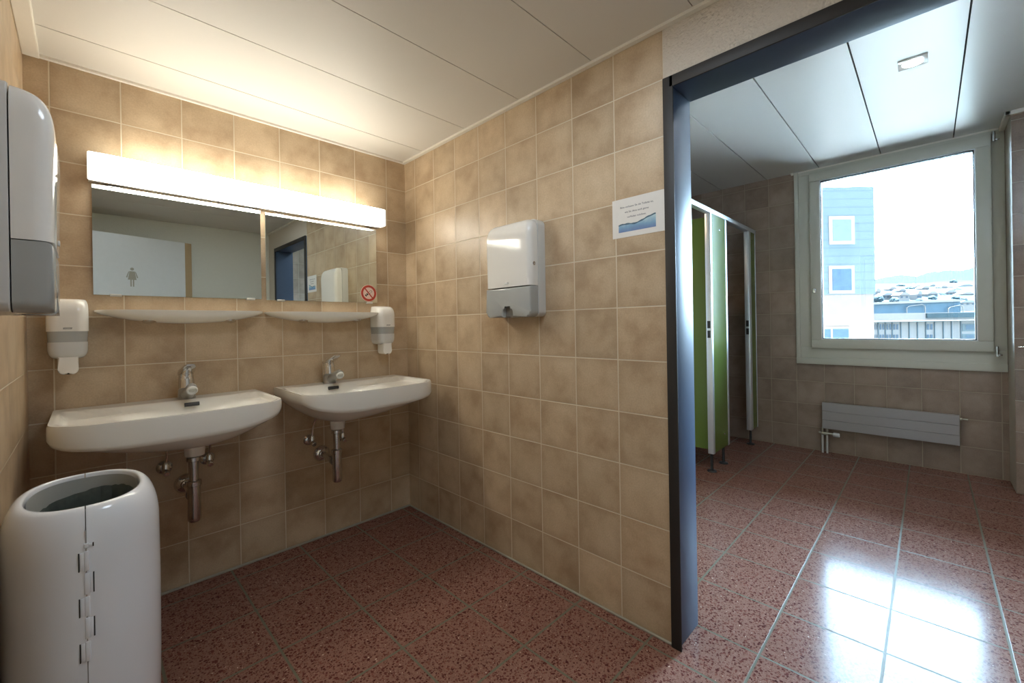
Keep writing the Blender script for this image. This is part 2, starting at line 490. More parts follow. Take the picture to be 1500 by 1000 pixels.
bx(bm, XW - 0.012, XW, WY1, WY0, ZC2 - 0.012, ZC2); bx(bm, XW - 0.030, XW, WY0, WY0 + 0.02, ZC2 - 0.016, ZC2)
bx(bm, 2.72, 2.755, -3.6, -2.735, ZC2 - 0.028, ZC2, 0.004); bx(bm, 2.72, XW, -2.763, -2.735, ZC2 - 0.028, ZC2, 0.004)
struct('trim_4', bm, M['trim'])
bm = BM(); bx(bm, -1.585, 0.0, -0.012, 0.0, 0.0, 0.010, 0.003); bx(bm, -0.010, 0.0, -1.716, -0.012, 0.0, 0.008, 0.003)
struct('trim_5', bm, plain('grey sealant', (0.34, 0.31, 0.25), 0.7))

# doorway lining: a folded steel frame
d1 = thing('door_1', None, None, (0, OY0, 0), kind='structure')
bm = BM(); bx(bm, -0.010, 0.165, OY0, OY0 + 0.022, 0.0, OZ + 0.011, 0.0015); obj('jamb', bm, M['frame_steel'], d1)
bm = BM(); bx(bm, -0.010, 0.165, OY1 - 0.022, OY1, 0.0, OZ + 0.011, 0.0015); obj('jamb', bm, M['frame_steel'], d1)
bm = BM(); bx(bm, -0.010, 0.165, OY1, OY0, OZ - 0.012, OZ + 0.011, 0.0015); obj('head', bm, M['frame_steel'], d1)
bm = BM(); bx(bm, -0.014, -0.008, OY0 - 0.012, OY0 + 0.024, 0.0, OZ + 0.014, 0.001)
bx(bm, -0.014, -0.008, OY1 - 0.024, OY1 + 0.012, 0.0, OZ + 0.014, 0.001)
bx(bm, -0.014, -0.008, OY1, OY0, OZ - 0.024, OZ + 0.014, 0.001); obj('architrave', bm, plain('black brown frame face', (0.020, 0.017, 0.015), 0.55), d1)

# the entrance door behind the camera, seen in the mirrors
dl = thing('door_2', None, None, (-0.71, -2.83, 0), kind='structure')
ang = math.radians(15.5)
ux, uy = -math.cos(ang), math.sin(ang)
def leafp(a, n, z): return (-0.71 + ux * a - uy * n * -1 * 0 + (-uy) * n * 0 + uy * n, -2.83 + uy * a + (-ux) * n, z)
def leafbox(bm, a0, a1, n0, n1, z0, z1):
    vs = [bm.verts.new(leafp(a, n, z)) for z in (z0, z1) for a, n in ((a0, n0), (a1, n0), (a1, n1), (a0, n1))]
    for f in ((0,3,2,1),(4,5,6,7),(0,1,5,4),(1,2,6,5),(2,3,7,6),(3,0,4,7)): bm.faces.new([vs[i] for i in f])
bm = BM(); leafbox(bm, 0.055, 0.80, 0.0, 0.04, 0.008, 1.985); obj('leaf', bm, M['door_white'], dl, smooth=False)
bm = BM(); leafbox(bm, 0.0, 0.055, 0.0, 0.0405, 0.008, 1.985); obj('edge_strip', bm, M['door_edge'], dl, smooth=False)
# woman pictogram on the leaf
def pict(bm):
    def P(poly): prism(bm, poly, lambda a, z, n: leafp(0.46 + a, 0.04 + n, 1.615 + z), 0.0, 0.002)
    P(arc((0, 0.075), 0.013, 0, 2 * PI, 16)[:-1])
    P([(-0.018, 0.055), (0.018, 0.055), (0.030, -0.020), (-0.030, -0.020)])
    P([(-0.013, -0.02), (-0.004, -0.02), (-0.004, -0.08), (-0.013, -0.08)])
    P([(0.004, -0.02), (0.013, -0.02), (0.013, -0.08), (0.004, -0.08)])
    P([(-0.020, 0.054), (-0.026, 0.050), (-0.042, 0.0), (-0.034, -0.003)])
    P([(0.020, 0.054), (0.034, -0.003), (0.042, 0.0), (0.026, 0.050)])
bm = BM(); pict(bm); obj('pictogram', bm, M['picto'], dl, smooth=False)

# window with its sash standing in the plane of the wall
w1 = thing('window_1', None, None, (XW, -2.14, WZ0), kind='structure')
def ring(bm, x0, x1, ya, yb, za, zb, ia, ib, ja, jb, bev=0.002):
    """rectangular frame: outer ya>yb, za<zb; inner ia>ib, ja<jb"""
    bx(bm, x0, x1, yb, ya, za, ja, bev); bx(bm, x0, x1, yb, ya, jb, zb, bev)
    bx(bm, x0, x1, ia, ya, ja, jb, bev); bx(bm, x0, x1, yb, ib, ja, jb, bev)
bm = BM(); ring(bm, 3.040, 3.13, WY0, WY1, WZ0, WZ1, -1.645, -2.690, 0.905, 2.415)
obj('frame', bm, M['win_paint'], w1)
bm = BM(); bx(bm, 3.026, 3.042, WY1, WY0, WZ0, WZ0 + 0.055, 0.003); bx(bm, 3.030, 3.042, WY0 - 0.032, WY0, WZ0 + 0.055, WZ1, 0.003)
obj('cover_strip', bm, M['win_paint'], w1)
bm = BM(); ring(bm, 3.012, 3.10, -1.640, -2.697, 0.896, 2.420, -1.712, -2.622, 0.970, 2.342, 0.004)
obj('sash', bm, M['win_paint'], w1)
bm = BM(); ring(bm, 3.018, 3.06, -1.706, -2.628, 0.964, 2.348, -1.718, -2.616, 0.976, 2.336, 0.001)
obj('glazing_bead', bm, M['bead'], w1)
bm = BM(); ring(bm, 3.030, 3.075, -1.716, -2.618, 0.974, 2.338, -1.7235, -2.6105, 0.9815, 2.3305, 0.0)
obj('gasket', bm, M['gasket'], w1)
bm = BM(); bx(bm, 3.050, 3.056, -2.615, -1.720, 0.978, 2.334); obj('pane', bm, M['glass'], w1, smooth=False)
bm = BM(); bx(bm, 3.004, 3.012, -1.678, -1.655, 1.372, 1.412, 0.003); tube(bm, [(3.004, -1.666, 1.392), (2.990, -1.666, 1.392)], 0.007, 12)
obj('lock', bm, M['chrome'], w1)
for z in (0.90, 2.395):
    bm = BM(); tube(bm, [(3.006, -2.710, z - 0.035), (3.006, -2.710, z + 0.035)], 0.008, 12); bx(bm, 3.000, 3.014, -2.735, -2.703, z - 0.03, z - 0.02, 0.002)
    obj('hinge', bm, M['chrome_dull'], w1)

# ------------------------------------------------------------------ lamp above the mirrors
LX0, LX1, LZ0, LZ1 = -1.432, -0.190, 1.734, 1.833
t = thing('wall_lamp', 'long glowing opal box lamp on the tiles above both mirrors', 'lamp', ((LX0 + LX1) / 2, 0, LZ0))
bm = BM(); bx(bm, LX0, LX1, -0.100, -0.040, LZ0, LZ1, 0.006, 3); obj('diffuser', bm, M['lamp_cover'], t)
bm = BM(); bx(bm, LX0 + 0.003, LX1 - 0.003, -0.042, 0.0, LZ0 + 0.002, LZ1 - 0.002, 0.002); obj('back_tray', bm, M['lamp_back'], t)

# ------------------------------------------------------------------ mirrors
def mirror(x0, x1, z0, z1, label):
    t = thing('mirror', label, 'mirror', ((x0 + x1) / 2, 0, z0), 'mirrors above the washbasins')
    bm = BM(); bx(bm, x0, x1, -0.0115, -0.006, z0, z1); o = obj('glass', bm, M['mirror'], t, smooth=False)
    o.data.materials.append(M['mirror_edge'])
    for p in o.data.polygons:
        if abs(p.normal.y) < 0.5: p.material_index = 1
    w = x1 - x0
    for fx in (0.11, 0.92):
        for z, s in ((z0, -1), (z1, 1)):
            bm = BM(); bx(bm, x0 + w * fx - 0.018, x0 + w * fx + 0.018, -0.0150, 0.0, z, z + s * 0.006, 0.001)
            bx(bm, x0 + w * fx - 0.018, x0 + w * fx + 0.018, -0.0150, -0.0118, z + s * 0.005, z - s * 0.004, 0.0008)
            obj('clip', bm, M['white_plastic'] if s < 0 else M['chrome'], t)
    return t
mirror(-1.420, -0.826, 1.289, 1.729, 'wide mirror next to the left wall, without a sticker')
mirror(-0.804, -0.209, 1.286, 1.724, 'wide mirror with the round no-smoking sticker in its lower corner')

# no smoking sticker
sx, sz = -0.262, 1.342
t = thing('sticker', 'round red and white no-smoking sticker on the mirror corner', 'sticker', (sx, -0.0118, sz))
F3 = lambda a, b, d: (sx + a, -0.0117 - d, sz + b)
bm = BM(); prism(bm, arc((0, 0), 0.050, 0, 2 * PI, 48)[:-1], F3, 0.0, 0.0004); obj('backing', bm, M['sticker_white'], t, smooth=False)
bm = BM()
o_, i_ = arc((0, 0), 0.0475, 0, 2 * PI, 48)[:-1], arc((0, 0), 0.0345, 0, 2 * PI, 48)[:-1]
vo = [bm.verts.new(F3(a, b, 0.0008)) for a, b in o_]; vi = [bm.verts.new(F3(a, b, 0.0008)) for a, b in i_]
for k in range(48): bm.faces.new((vo[k], vo[(k + 1) % 48], vi[(k + 1) % 48], vi[k]))
q = math.radians(-50); c_, s_ = math.cos(q), math.sin(q)
rot = lambda x, y: (x * c_ - y * s_, x * s_ + y * c_)
prism(bm, [rot(-0.036, -0.0035), rot(0.036, -0.0035), rot(0.036, 0.0035), rot(-0.036, 0.0035)], F3, 0.0006, 0.0012)
obj('ring', bm, M['sticker_red'], t, smooth=False)
bm = BM()
q2 = math.radians(38); c2, s2 = math.cos(q2), math.sin(q2)
r2 = lambda x, y: (x * c2 - y * s2, x * s2 + y * c2)
for x0, x1 in ((-0.026, -0.018), (-0.015, -0.007)):
    prism(bm, [r2(x0, -0.006), r2(x1, -0.006), r2(x1, 0.006), r2(x0, 0.006)], F3, 0.0004, 0.0009)
for x0, x1, y0, y1 in ((-0.006, 0.024, 0.0045, 0.006), (-0.006, 0.024, -0.006, -0.0045), (0.0225, 0.024, -0.006, 0.006)):
    prism(bm, [r2(x0, y0), r2(x1, y0), r2(x1, y1), r2(x0, y1)], F3, 0.0004, 0.0007)
obj('cigarette', bm, M['black'], t, smooth=False)

# ------------------------------------------------------------------ ceramic shelves
def shelf(cx, label):
    L, D, zt = 0.297, 0.135, 1.226
    t = thing('ceramic_shelf', label, 'shelf', (cx, 0, zt - 0.05), 'ceramic shelves under the mirrors')
    bm = BM()
    nx, ny = 44, 14
    def outline(f):                     # depth of the front edge along the length, corners rounded
        a = abs(f)
        return D * (1 - max(0, (a - 0.70) / 0.30) ** 2.6 * 0.80)
    top, bot = [], []
    for i in range(nx + 1):
        f = -1 + 2 * i / nx
        d = outline(f)
        tr, br = [], []
        for j in range(ny + 1):
            g = j / ny
            y = -d * g
            lip = 0.0 if g > 0.93 or abs(f) > 0.975 else -0.007
            belly = 0.050 * max(0.0, 1 - abs(f) ** 2.0) ** 0.75 * max(0.0, 1 - g ** 3.0) ** 0.6
            tr.append(bm.verts.new((cx + L * f, y, zt + lip)))
            br.append(bm.verts.new((cx + L * f, y, zt - 0.006 - belly)))
        top.append(tr); bot.append(br)
    for i in range(nx):
        for j in range(ny):
            bm.faces.new((top[i][j], top[i + 1][j], top[i + 1][j + 1], top[i][j + 1]))
            bm.faces.new((bot[i][j], bot[i][j + 1], bot[i + 1][j + 1], bot[i + 1][j]))
        bm.faces.new((top[i][ny], top[i + 1][ny], bot[i + 1][ny], bot[i][ny]))
        bm.faces.new((top[i][0], bot[i][0], bot[i + 1][0], top[i + 1][0]))
    for i in (0, nx):
        for j in range(ny):
            bm.faces.new((top[i][j], top[i][j + 1], bot[i][j + 1], bot[i][j]))
    obj('tray', bm, M['ceramic'], t, ang=0.9)
    for s in (-0.135, 0.150):
        bm = BM(); lathe(bm, [(0.024, 0), (0.022, 0.004), (0.012, 0.008), (0.005, 0.009)], (cx + s, -0.066, zt - 0.045), (0, -0.35, -1), 18)
        obj('fixing_cap', bm, M['chrome'], t)
    return t
sh = shelf(-1.122, 'thin white ceramic shelf under the mirror without a sticker')
dup(sh, (-0.515, 0, 1.226 - 0.051), 'thin white ceramic shelf under the mirror with the no-smoking sticker')

# ------------------------------------------------------------------ washbasins with a side ledge
def basin(x_bowl_end, x_ledge_end, label, zr=0.845, off=0.275):
    """plan: straight back on the wall, rounded front corners; bowl towards one end, flat ledge on the other"""
    s = 1 if x_bowl_end > x_ledge_end else -1
    xm = (x_bowl_end + x_ledge_end) / 2; hw = abs(x_bowl_end - x_ledge_end) / 2
    D = 0.505
    t = thing('washbasin', label, 'washbasin', (xm, 0, zr - 0.17), 'washbasins on the tiled wall')
    bc = (hw - off, -0.300); ba, bb = min(0.236, off - 0.022), 0.165      # bowl centre and half axes in local u, y
    # outline in local (u, y), u positive towards the bowl end
    def outline():
        pts = []
        pts += [(-hw + 0.0, 0.0)]
        for k in range(1, 8): pts.append((-hw - 0.002, -0.33 * k / 8))
        pts += [(-hw + 0.14 + 0.142 * math.cos(a), -0.365 + 0.12 * math.sin(a)) for a in [PI + (PI / 2) * k / 12 for k in range(13)]]
        for k in range(1, 24): 
            f = k / 24
            pts.append((-hw + 0.14 + (2 * hw - 0.25) * f, -0.485 - 0.020 * math.sin(PI * f)))
        pts += [(hw - 0.11 + 0.11 * math.cos(a), -0.385 + 0.10 * math.sin(a)) for a in [1.5 * PI + (PI / 2) * k / 12 for k in range(13)]]
        for k in range(1, 8): pts.append((hw, -0.385 + 0.385 * k / 8))
        pts += [(hw, 0.0)]
        for k in range(1, 30): pts.append((hw - 2 * hw * k / 30, 0.0))
        return pts
    op = outline()
    def sm(a, b, x):
        f = min(1, max(0, (x - a) / (b - a))); return f * f * (3 - 2 * f)
    def top_z(u, y, g):
        """g = 1 on the rim, 0 at the hub"""
        rim = sm(0.90, 0.955, g)
        deck = sm(-0.150, -0.118, y)                # raised tap deck along the wall
        keep = max(rim, deck)
        r = math.hypot((u - bc[0]) / ba, (y - bc[1]) / bb)
        if u < bc[0]: r = math.hypot((u - bc[0]) / (ba * 1.05), (y - bc[1]) / bb)
        bowl = 0.125 * (1 - sm(0.15, 1.06, r))
        ledge = 0.021
        return zr - (1 - keep) * (ledge + bowl)
    def bot_z(u, y):
        f = (u - bc[0])
        end = hw - bc[0] if f > 0 else hw + bc[0]
        k = max(0.0, 1 - abs(f / end) ** (2.0 if f > 0 else 1.9))
        wv = max(0.0, 1 - (abs(y + 0.20) / 0.33) ** 2.4)
        return zr - (0.060 - 0.024 * sm(-0.05, end, f)) - (0.113 + 0.024 * sm(-0.05, end, f)) * k ** 0.8 * wv ** 0.8
    hub = bc
    gs = [1.0, 0.988, 0.972, 0.955, 0.94, 0.925, 0.91, 0.89] + [0.89 - 0.89 * k / 20 for k in range(1, 20)] + [0.02]
    bm = BM()
    W = lambda u, y, z: (xm + s * u, y, z)
    rings = []
    n = len(op)
    # bottom from the hub outwards, then up the apron, over the lip, then the top inwards
    for g in [0.02] + [0.06 + 0.90 * k / 18 for k in range(19)] + [0.985]:
        rings.append([bm.verts.new(W(hub[0] + (u - hub[0]) * g, hub[1] + (y - hub[1]) * g, bot_z(hub[0] + (u - hub[0]) * g, hub[1] + (y - hub[1]) * g))) for u, y in op])
    rings.append([bm.verts.new(W(u, y, min(zr - 0.030, bot_z(u, y) + 0.012))) for u, y in op])
    rings.append([bm.verts.new(W(hub[0] + (u - hub[0]) * 0.997, hub[1] + (y - hub[1]) * 0.997, zr - 0.008)) for u, y in op])
    for g in gs:
        gg = g * 0.99
        rings.append([bm.verts.new(W(hub[0] + (u - hub[0]) * gg, hub[1] + (y - hub[1]) * gg, top_z(hub[0] + (u - hub[0]) * gg, hub[1] + (y - hub[1]) * gg, g))) for u, y in op])
    skin(bm, rings, True)
    for v in bm.verts:
        if v.co.y > -0.0005: v.co.y = -0.0005
    obj('bowl', bm, M['ceramic'], t, ang=1.1)
    # overflow slot in the back slope of the bowl
    bm = BM(); ox = xm + s * bc[0]
    tube(bm, [(ox - 0.025, -0.161, zr - 0.0155), (ox + 0.025, -0.161, zr - 0.0155)], 0.0085, 12)
    obj('overflow_slot', bm, M['black'], t)
    bm = BM(); lathe(bm, [(0.024, 0.0), (0.026, 0.004), (0.018, 0.006), (0.004, 0.005)], (ox, bc[1], zr - 0.139), (0, 0, 1), 24)
    obj('drain_ring', bm, M['chrome'], t)
    bm = BM(); lathe(bm, [(0.024, 0), (0.034, 0.002), (0.036, 0.030), (0.034, 0.075)], (ox, -0.205, zr - 0.222), (0, 0, 1), 28)
    obj('waste_flange', bm, M['ceramic'], t)
    return t
basin(-0.858, -1.536, 'white washbasin with its flat ledge end by the left wall, above the waste bin')
basin(-0.776, -0.096, 'white washbasin in the tiled corner, ledge end by the doorway wall', off=0.236)

def faucet(x, zr, label):
    t = thing('faucet', label, 'faucet', (x, -0.075, zr), 'mixer taps on the washbasins')
    y = -0.075
    bm = BM(); lathe(bm, [(0.028, -0.002), (0.0275, 0.004), (0.026, 0.025), (0.025, 0.040), (0.020, 0.044)], (x, y, zr), (0, 0.0, 1), 28)
    pts = [(x, y + 0.004, zr + 0.014), (x, y - 0.030, zr + 0.030), (x, y - 0.070, zr + 0.046), (x, y - 0.102, zr + 0.056), (x, y - 0.116, zr + 0.054)]
    tube(bm, pts, [0.021, 0.019, 0.0155, 0.0150, 0.0145], 20)
    obj('body', bm, M['lime'], t)
    bm = BM(); lathe(bm, [(0.0150, 0), (0.0162, 0.002), (0.0162, 0.011), (0.0135, 0.013), (0.010, 0.008), (0.004, 0.008)], (x, y - 0.106, zr + 0.050), (0, -0.82, -0.45), 22)
    obj('aerator', bm, M['white_plastic_side'], t)
    bm = BM(); lathe(bm, [(0.0225, 0.0), (0.0245, 0.003), (0.0235, 0.030), (0.0215, 0.052), (0.015, 0.060)], (x, y + 0.004, zr + 0.042), (0, 0.10, 1), 28)
    obj('cartridge', bm, M['chrome'], t)
    bm = BM()
    prof = [(0.030, 0.082, 0.017, 0.006), (0.018, 0.098, 0.024, 0.011), (0.0, 0.106, 0.025, 0.012), (-0.025, 0.113, 0.023, 0.010), (-0.052, 0.121, 0.021, 0.008), (-0.080, 0.130, 0.018, 0.006), (-0.090, 0.134, 0.012, 0.003)]
    rings = []
    for dy, dz, w, h in prof:
        rings.append([bm.verts.new((x + w * math.copysign(abs(math.cos(a)) ** 0.7, math.cos(a)), y + dy, zr + dz + h * math.copysign(abs(math.sin(a)) ** 0.8, math.sin(a)))) for a in [2 * PI * k / 20 for k in range(20)]])
    skin(bm, rings); obj('lever', bm, M['chrome'], t)
    return t
fc = faucet(-1.138, 0.838, 'chrome mixer tap on the washbasin nearer the left wall')
fc.scale = (1.18, 1.18, 1.18)
dup(fc, (-0.524, -0.075, 0.841), 'chrome mixer tap on the corner washbasin')

def trap(x, label):
    y = -0.205
    t = thing('bottle_trap', label, 'drain pipe', (x, y, 0.352), 'drain traps under the washbasins')
    bm = BM(); lathe(bm, [(0.0165, 0), (0.0165, 0.116)], (x, y, 0.505), (0, 0, 1), 24); obj('tailpipe', bm, M['chrome_dull'], t)
    bm = BM(); lathe(bm, [(0.020, 0), (0.0245, 0.003), (0.0245, 0.018), (0.020, 0.021)], (x, y, 0.600), (0, 0, 1), 24); obj('coupling_nut', bm, M['chrome_dull'], t)
    bm = BM(); lathe(bm, [(0.012, 0), (0.019, 0.002), (0.0225, 0.008), (0.0235, 0.020), (0.0225, 0.150), (0.0225, 0.158)], (x, y, 0.352), (0, 0, 1), 28); obj('cup', bm, M['chrome_dull'], t)
    bm = BM(); lathe(bm, [(0.022, 0), (0.0265, 0.003), (0.0265, 0.020), (0.021, 0.024)], (x, y, 0.498), (0, 0, 1), 28); obj('coupling_nut', bm, M['chrome_dull'], t)
    bm = BM(); tube(bm, [(x, y + 0.015, 0.458), (x, -0.006, 0.458)], 0.016, 22); obj('outlet_pipe', bm, M['chrome'], t)
    bm = BM(); lathe(bm, [(0.026, 0), (0.026, 0.020), (0.022, 0.024)], (x, y + 0.022, 0.458), (0, 1, 0), 24); obj('coupling_nut', bm, M['chrome_dull'], t)
    bm = BM(); lathe(bm, [(0.043, 0), (0.043, 0.003), (0.036, 0.014), (0.022, 0.020), (0.018, 0.030), (0.016, 0.031)], (x, 0.0, 0.458), (0, -1, 0), 30); obj('wall_rosette', bm, M['chrome'], t)
    return t
tr = trap(-1.137, 'chrome bottle trap below the washbasin beside the waste bin')
dup(tr, (-0.546, -0.205, 0.352), 'chrome bottle trap below the corner washbasin')

def angle_valve(x, z, bend, label):
    t = thing('angle_valve', label, 'valve', (x, 0, z), 'water valves under the washbasins')
    bm = BM(); lathe(bm, [(0.029, 0), (0.029, 0.003), (0.022, 0.011), (0.012, 0.014)], (x, 0.001, z), (0, -1, 0), 24); obj('wall_rosette', bm, M['chrome_dull'], t)
    bm = BM(); tube(bm, [(x, -0.010, z), (x, -0.052, z)], 0.011, 18); lathe(bm, [(0.012, 0), (0.014, 0.003), (0.012, 0.032), (0.008, 0.040)], (x, -0.044, z - 0.008), (0, 0, 1), 16)
    obj('body', bm, M['chrome'], t)
    bm = BM(); lathe(bm, [(0.009, 0), (0.0125, 0.003), (0.0125, 0.022), (0.009, 0.026)], (x, -0.052, z - 0.006), (0, -1, -0.25), 16); obj('knob', bm, M['chrome'], t)
    bm = BM(); tube(bm, [(x, -0.044, z + 0.028), (x + bend * 0.2, -0.046, z + 0.070), (x + bend * 0.6, -0.060, z + 0.115), (x + bend, -0.085, z + 0.150)], 0.0055, 10)
    obj('supply_pipe', bm, M['chrome'], t)
    return t
va = angle_valve(-1.210, 0.546, 0.020, 'angle valve left of the trap, under the basin above the waste bin')
dup(va, (-1.057, 0, 0.550), 'angle valve right of the trap, under the basin above the waste bin')
dup(va, (-0.609, 0, 0.543), 'angle valve left of the trap under the corner basin')
dup(va, (-0.446, 0, 0.530), 'angle valve half hidden right of the trap under the corner basin')

# ------------------------------------------------------------------ dispensers (built at the origin: back on y = 0, front towards -y)
def shell_rings(bm, levels, nc=7, caps=True):
    """levels: (z, half width, y_back, y_front, corner radius); ring = rectangle with rounded front corners"""
    rings = []
    for z, w, yb, yf, r in levels:
        r = min(r, w * 0.98, abs(yf - yb) * 0.95)
        pts = [(-w, yb)] + [(-w + r + r * math.cos(a), yf + r + r * math.sin(a)) for a in [PI + PI / 2 * k / nc for k in range(nc + 1)]]
        pts += [(w - r + r * math.cos(a), yf + r + r * math.sin(a)) for a in [1.5 * PI + PI / 2 * k / nc for k in range(nc + 1)]] + [(w, yb)]
        rings.append([bm.verts.new((x, y, z)) for x, y in pts])
    skin(bm, rings, caps)

def towel_dispenser(name, label):
    """paper towel dispenser 0.29 x 0.44 x 0.10, underside at z = 0"""
    t = thing(name, label, 'towel dispenser', (0, 0, 0), 'paper towel dispensers')
    H, W, D = 0.436, 0.146, 0.102
    bm = BM(); poly = []
    for cx, cz, a0 in ((W - 0.03, H - 0.03, 0), (-W + 0.03, H - 0.03, PI / 2), (-W + 0.022, 0.026, PI), (W - 0.022, 0.026, 1.5 * PI)):
        r = 0.03 if cz > 0.2 else 0.022
        poly += [(cx + r * math.cos(a0 + PI / 2 * k / 8), cz + r * math.sin(a0 + PI / 2 * k / 8)) for k in range(9)]
    prism(bm, poly, lambda a, b, d: (a, -d, b), 0.0, 0.046, 0.002, 1)
    obj('back_shell', bm, M['white_plastic_side'], t)
    # upper cover
    bm = BM(); lv = []
    for k in range(10):
        z = 0.140 + (H - 0.085 - 0.140) * k / 9
        lv.append((z, W - 0.002, -0.048, -(D - 0.003 * (1 - k / 9)), 0.026))
    for k in range(1, 13):
        a = PI / 2 * k / 12
        z = H - 0.002 - 0.083 + 0.083 * math.sin(a)
        lv.append((z, W - 0.002 - 0.040 * (1 - math.cos(a)) ** 1.6, -0.048, -(0.048 + 0.001 + (D - 0.049) * max(0.02, math.cos(a)) ** 0.62), 0.026))
    shell_rings(bm, lv); obj('cover', bm, M['white_plastic'], t, ang=0.9)
    # smoke coloured lower front with the notch for the towel
    bm = BM()
    W2 = W - 0.003; r = 0.024
    poly = [(W2, 0.138), (-W2, 0.138)] + [(-W2 + r + r * math.cos(a), 0.003 + r + r * math.sin(a)) for a in [PI + PI / 2 * k / 6 for k in range(7)]]
    nw, nh = 0.030, 0.050
    poly += [(-nw, 0.003)] + [(-nw + 0.012 - 0.012 * math.cos(a), 0.003 + nh - 0.012 + 0.012 * math.sin(a)) for a in [PI / 2 * k / 5 for k in range(6)]]
    poly += [(nw - 0.012 + 0.012 * math.sin(a), 0.003 + nh - 0.012 + 0.012 * math.cos(a)) for a in [PI / 2 * k / 5 for k in range(6)]] + [(nw, 0.003)]
    poly += [(W2 - r + r * math.cos(a), 0.003 + r + r * math.sin(a)) for a in [1.5 * PI + PI / 2 * k / 6 for k in range(7)]]
    prism(bm, poly, lambda a, b, d: (a, -d, b), 0.048, D - 0.004, 0.010, 4)
    obj('smoke_cover', bm, M['smoke_plastic'], t, ang=0.7)
    bm = BM(); bx(bm, -0.034, 0.034, -0.078, -0.047, 0.008, 0.060, 0.004); obj('towel_slot', bm, plain('dull grey slot', (0.22, 0.22, 0.21), 0.4), t)
    bm = BM(); lathe(bm, [(0.0085, 0), (0.0085, 0.002), (0.006, 0.003), (0.003, 0.001)], (W - 0.003, -0.072, 0.235), (1, 0, 0), 18); obj('key_lock', bm, M['chrome_dull'], t)
    bm = BM(); bx(bm, -0.011, 0.011, -D - 0.0012, -D + 0.002, 0.152, 0.162, 0.0008); obj('badge', bm, M['white_plastic_side'], t)
    return t
td = towel_dispenser('towel_dispenser', 'white paper towel dispenser with grey lower front on the doorway wall')
td.location = (-0.001, -1.012, 1.172); td.rotation_euler = (0, 0, -PI / 2)
# the twin on the left wall faces the other way
td2 = dup(td, (-1.5955, -0.998, 1.177), 'paper towel dispenser seen from its side, on the left wall above the bin', PI / 2)
td2.scale = (1.0, 1.09, 1.025)

def soap_dispenser(label):
    t = thing('soap_dispenser', label, 'soap dispenser', (0, 0, 0), 'soap dispensers on the mirror wall')
    W, D = 0.056, 0.112
    bm = BM(); lv = []
    for k in range(6): lv.append((0.164 + 0.060 * k / 5, W, 0.0, -D + 0.0005, 0.034))
    for k in range(1, 11):
        a = PI / 2 * k / 10
        lv.append((0.224 + 0.063 * math.sin(a), W - 0.012 * (1 - math.cos(a)) ** 1.3, 0.0, -(0.02 + (D - 0.02) * max(0.0, math.cos(a)) ** 0.42), 0.034))
    shell_rings(bm, lv, 8); obj('cover', bm, M['white_plastic'], t, ang=0.9)
    bm = BM(); shell_rings(bm, [(0.124, W - 0.004, 0.0, -D + 0.006, 0.032), (0.1235 + 0.041, W - 0.002, 0.0, -D + 0.003, 0.033)], 8); obj('level_window', bm, M['smoke_plastic'], t)
    bm = BM(); lv = []
    for z, w, d in ((0.062, 0.030, 0.085), (0.064, 0.038, 0.094), (0.070, 0.045, 0.101), (0.080, 0.0500, 0.105), (0.094, 0.0525, 0.107), (0.124, W - 0.003, 0.1075)): lv.append((z, w, 0.0, -d, 0.030))
    shell_rings(bm, lv, 8); obj('lower_shell', bm, M['frost_plastic'], t, ang=0.9)
    bm = BM()
    poly = [(0.027, 0.070), (-0.027, 0.070), (-0.027, 0.022)] + [(-0.027 + 0.016 - 0.016 * math.cos(a), 0.022 - 0.018 * math.sin(a)) for a in [PI / 2 * k / 5 for k in range(1, 6)]]
    poly += [(-0.009 * math.cos(a), 0.004 + 0.011 * math.sin(a)) for a in [PI * k / 8 for k in range(9)]]
    poly += [(0.011 + 0.016 * math.sin(a), 0.022 - 0.018 * math.cos(a)) for a in [PI / 2 * k / 5 for k in range(0, 5)]] + [(0.027, 0.022)]
    prism(bm, poly, lambda a, b, d: (a, -d, b), 0.030, 0.100, 0.005, 3); obj('push_bar', bm, M['white_plastic'], t, ang=0.7)
    bm = BM(); lathe(bm, [(0.006, 0), (0.0075, 0.006), (0.0075, 0.03)], (0, -0.086, 0.004), (0, 0, 1), 16); obj('nozzle', bm, M['black'], t)
    bm = BM(); prism(bm, [(-0.012, 0.1715), (0.011, 0.1715), (0.0125, 0.1785), (-0.0105, 0.1785)], lambda a, b, d: (a, -d, b), D - 0.0015, D + 0.0004); obj('badge', bm, M['grey_mark'], t, smooth=False)
    text_mesh('badge_lettering', 'TORK', 0.0062, M['white_plastic_side'], t, (0, -D - 0.0005, 0.1728), (1, 0, 0), (0, 0, 1), 0.0003)
    return t
sd = soap_dispenser('soap dispenser with grey window beside the left wall, over the ledge of the basin')
sd.location = (-1.4905, -0.0005, 0.980)
dup(sd, (-0.193, -0.0005, 0.977), 'soap dispenser with grey window in the tiled corner beside the stickered mirror')

# ------------------------------------------------------------------ paper notice
py0, py1, pz0, pz1 = -1.503, -1.714, 1.466, 1.613
t = thing('paper_notice', 'white paper notice with a blue water picture on the tiles beside the doorway', 'notice', (0, (py0 + py1) / 2, pz0))
P3 = lambda a, b, d: (-0.0004 - d, py0 - a, pz0 + b)
w, h = py0 - py1, pz1 - pz0
bm = BM(); prism(bm, [(0, 0), (w, 0), (w, h), (0, h)], P3, 0.0, 0.0006); obj('sheet', bm, M['paper'], t, smooth=False)
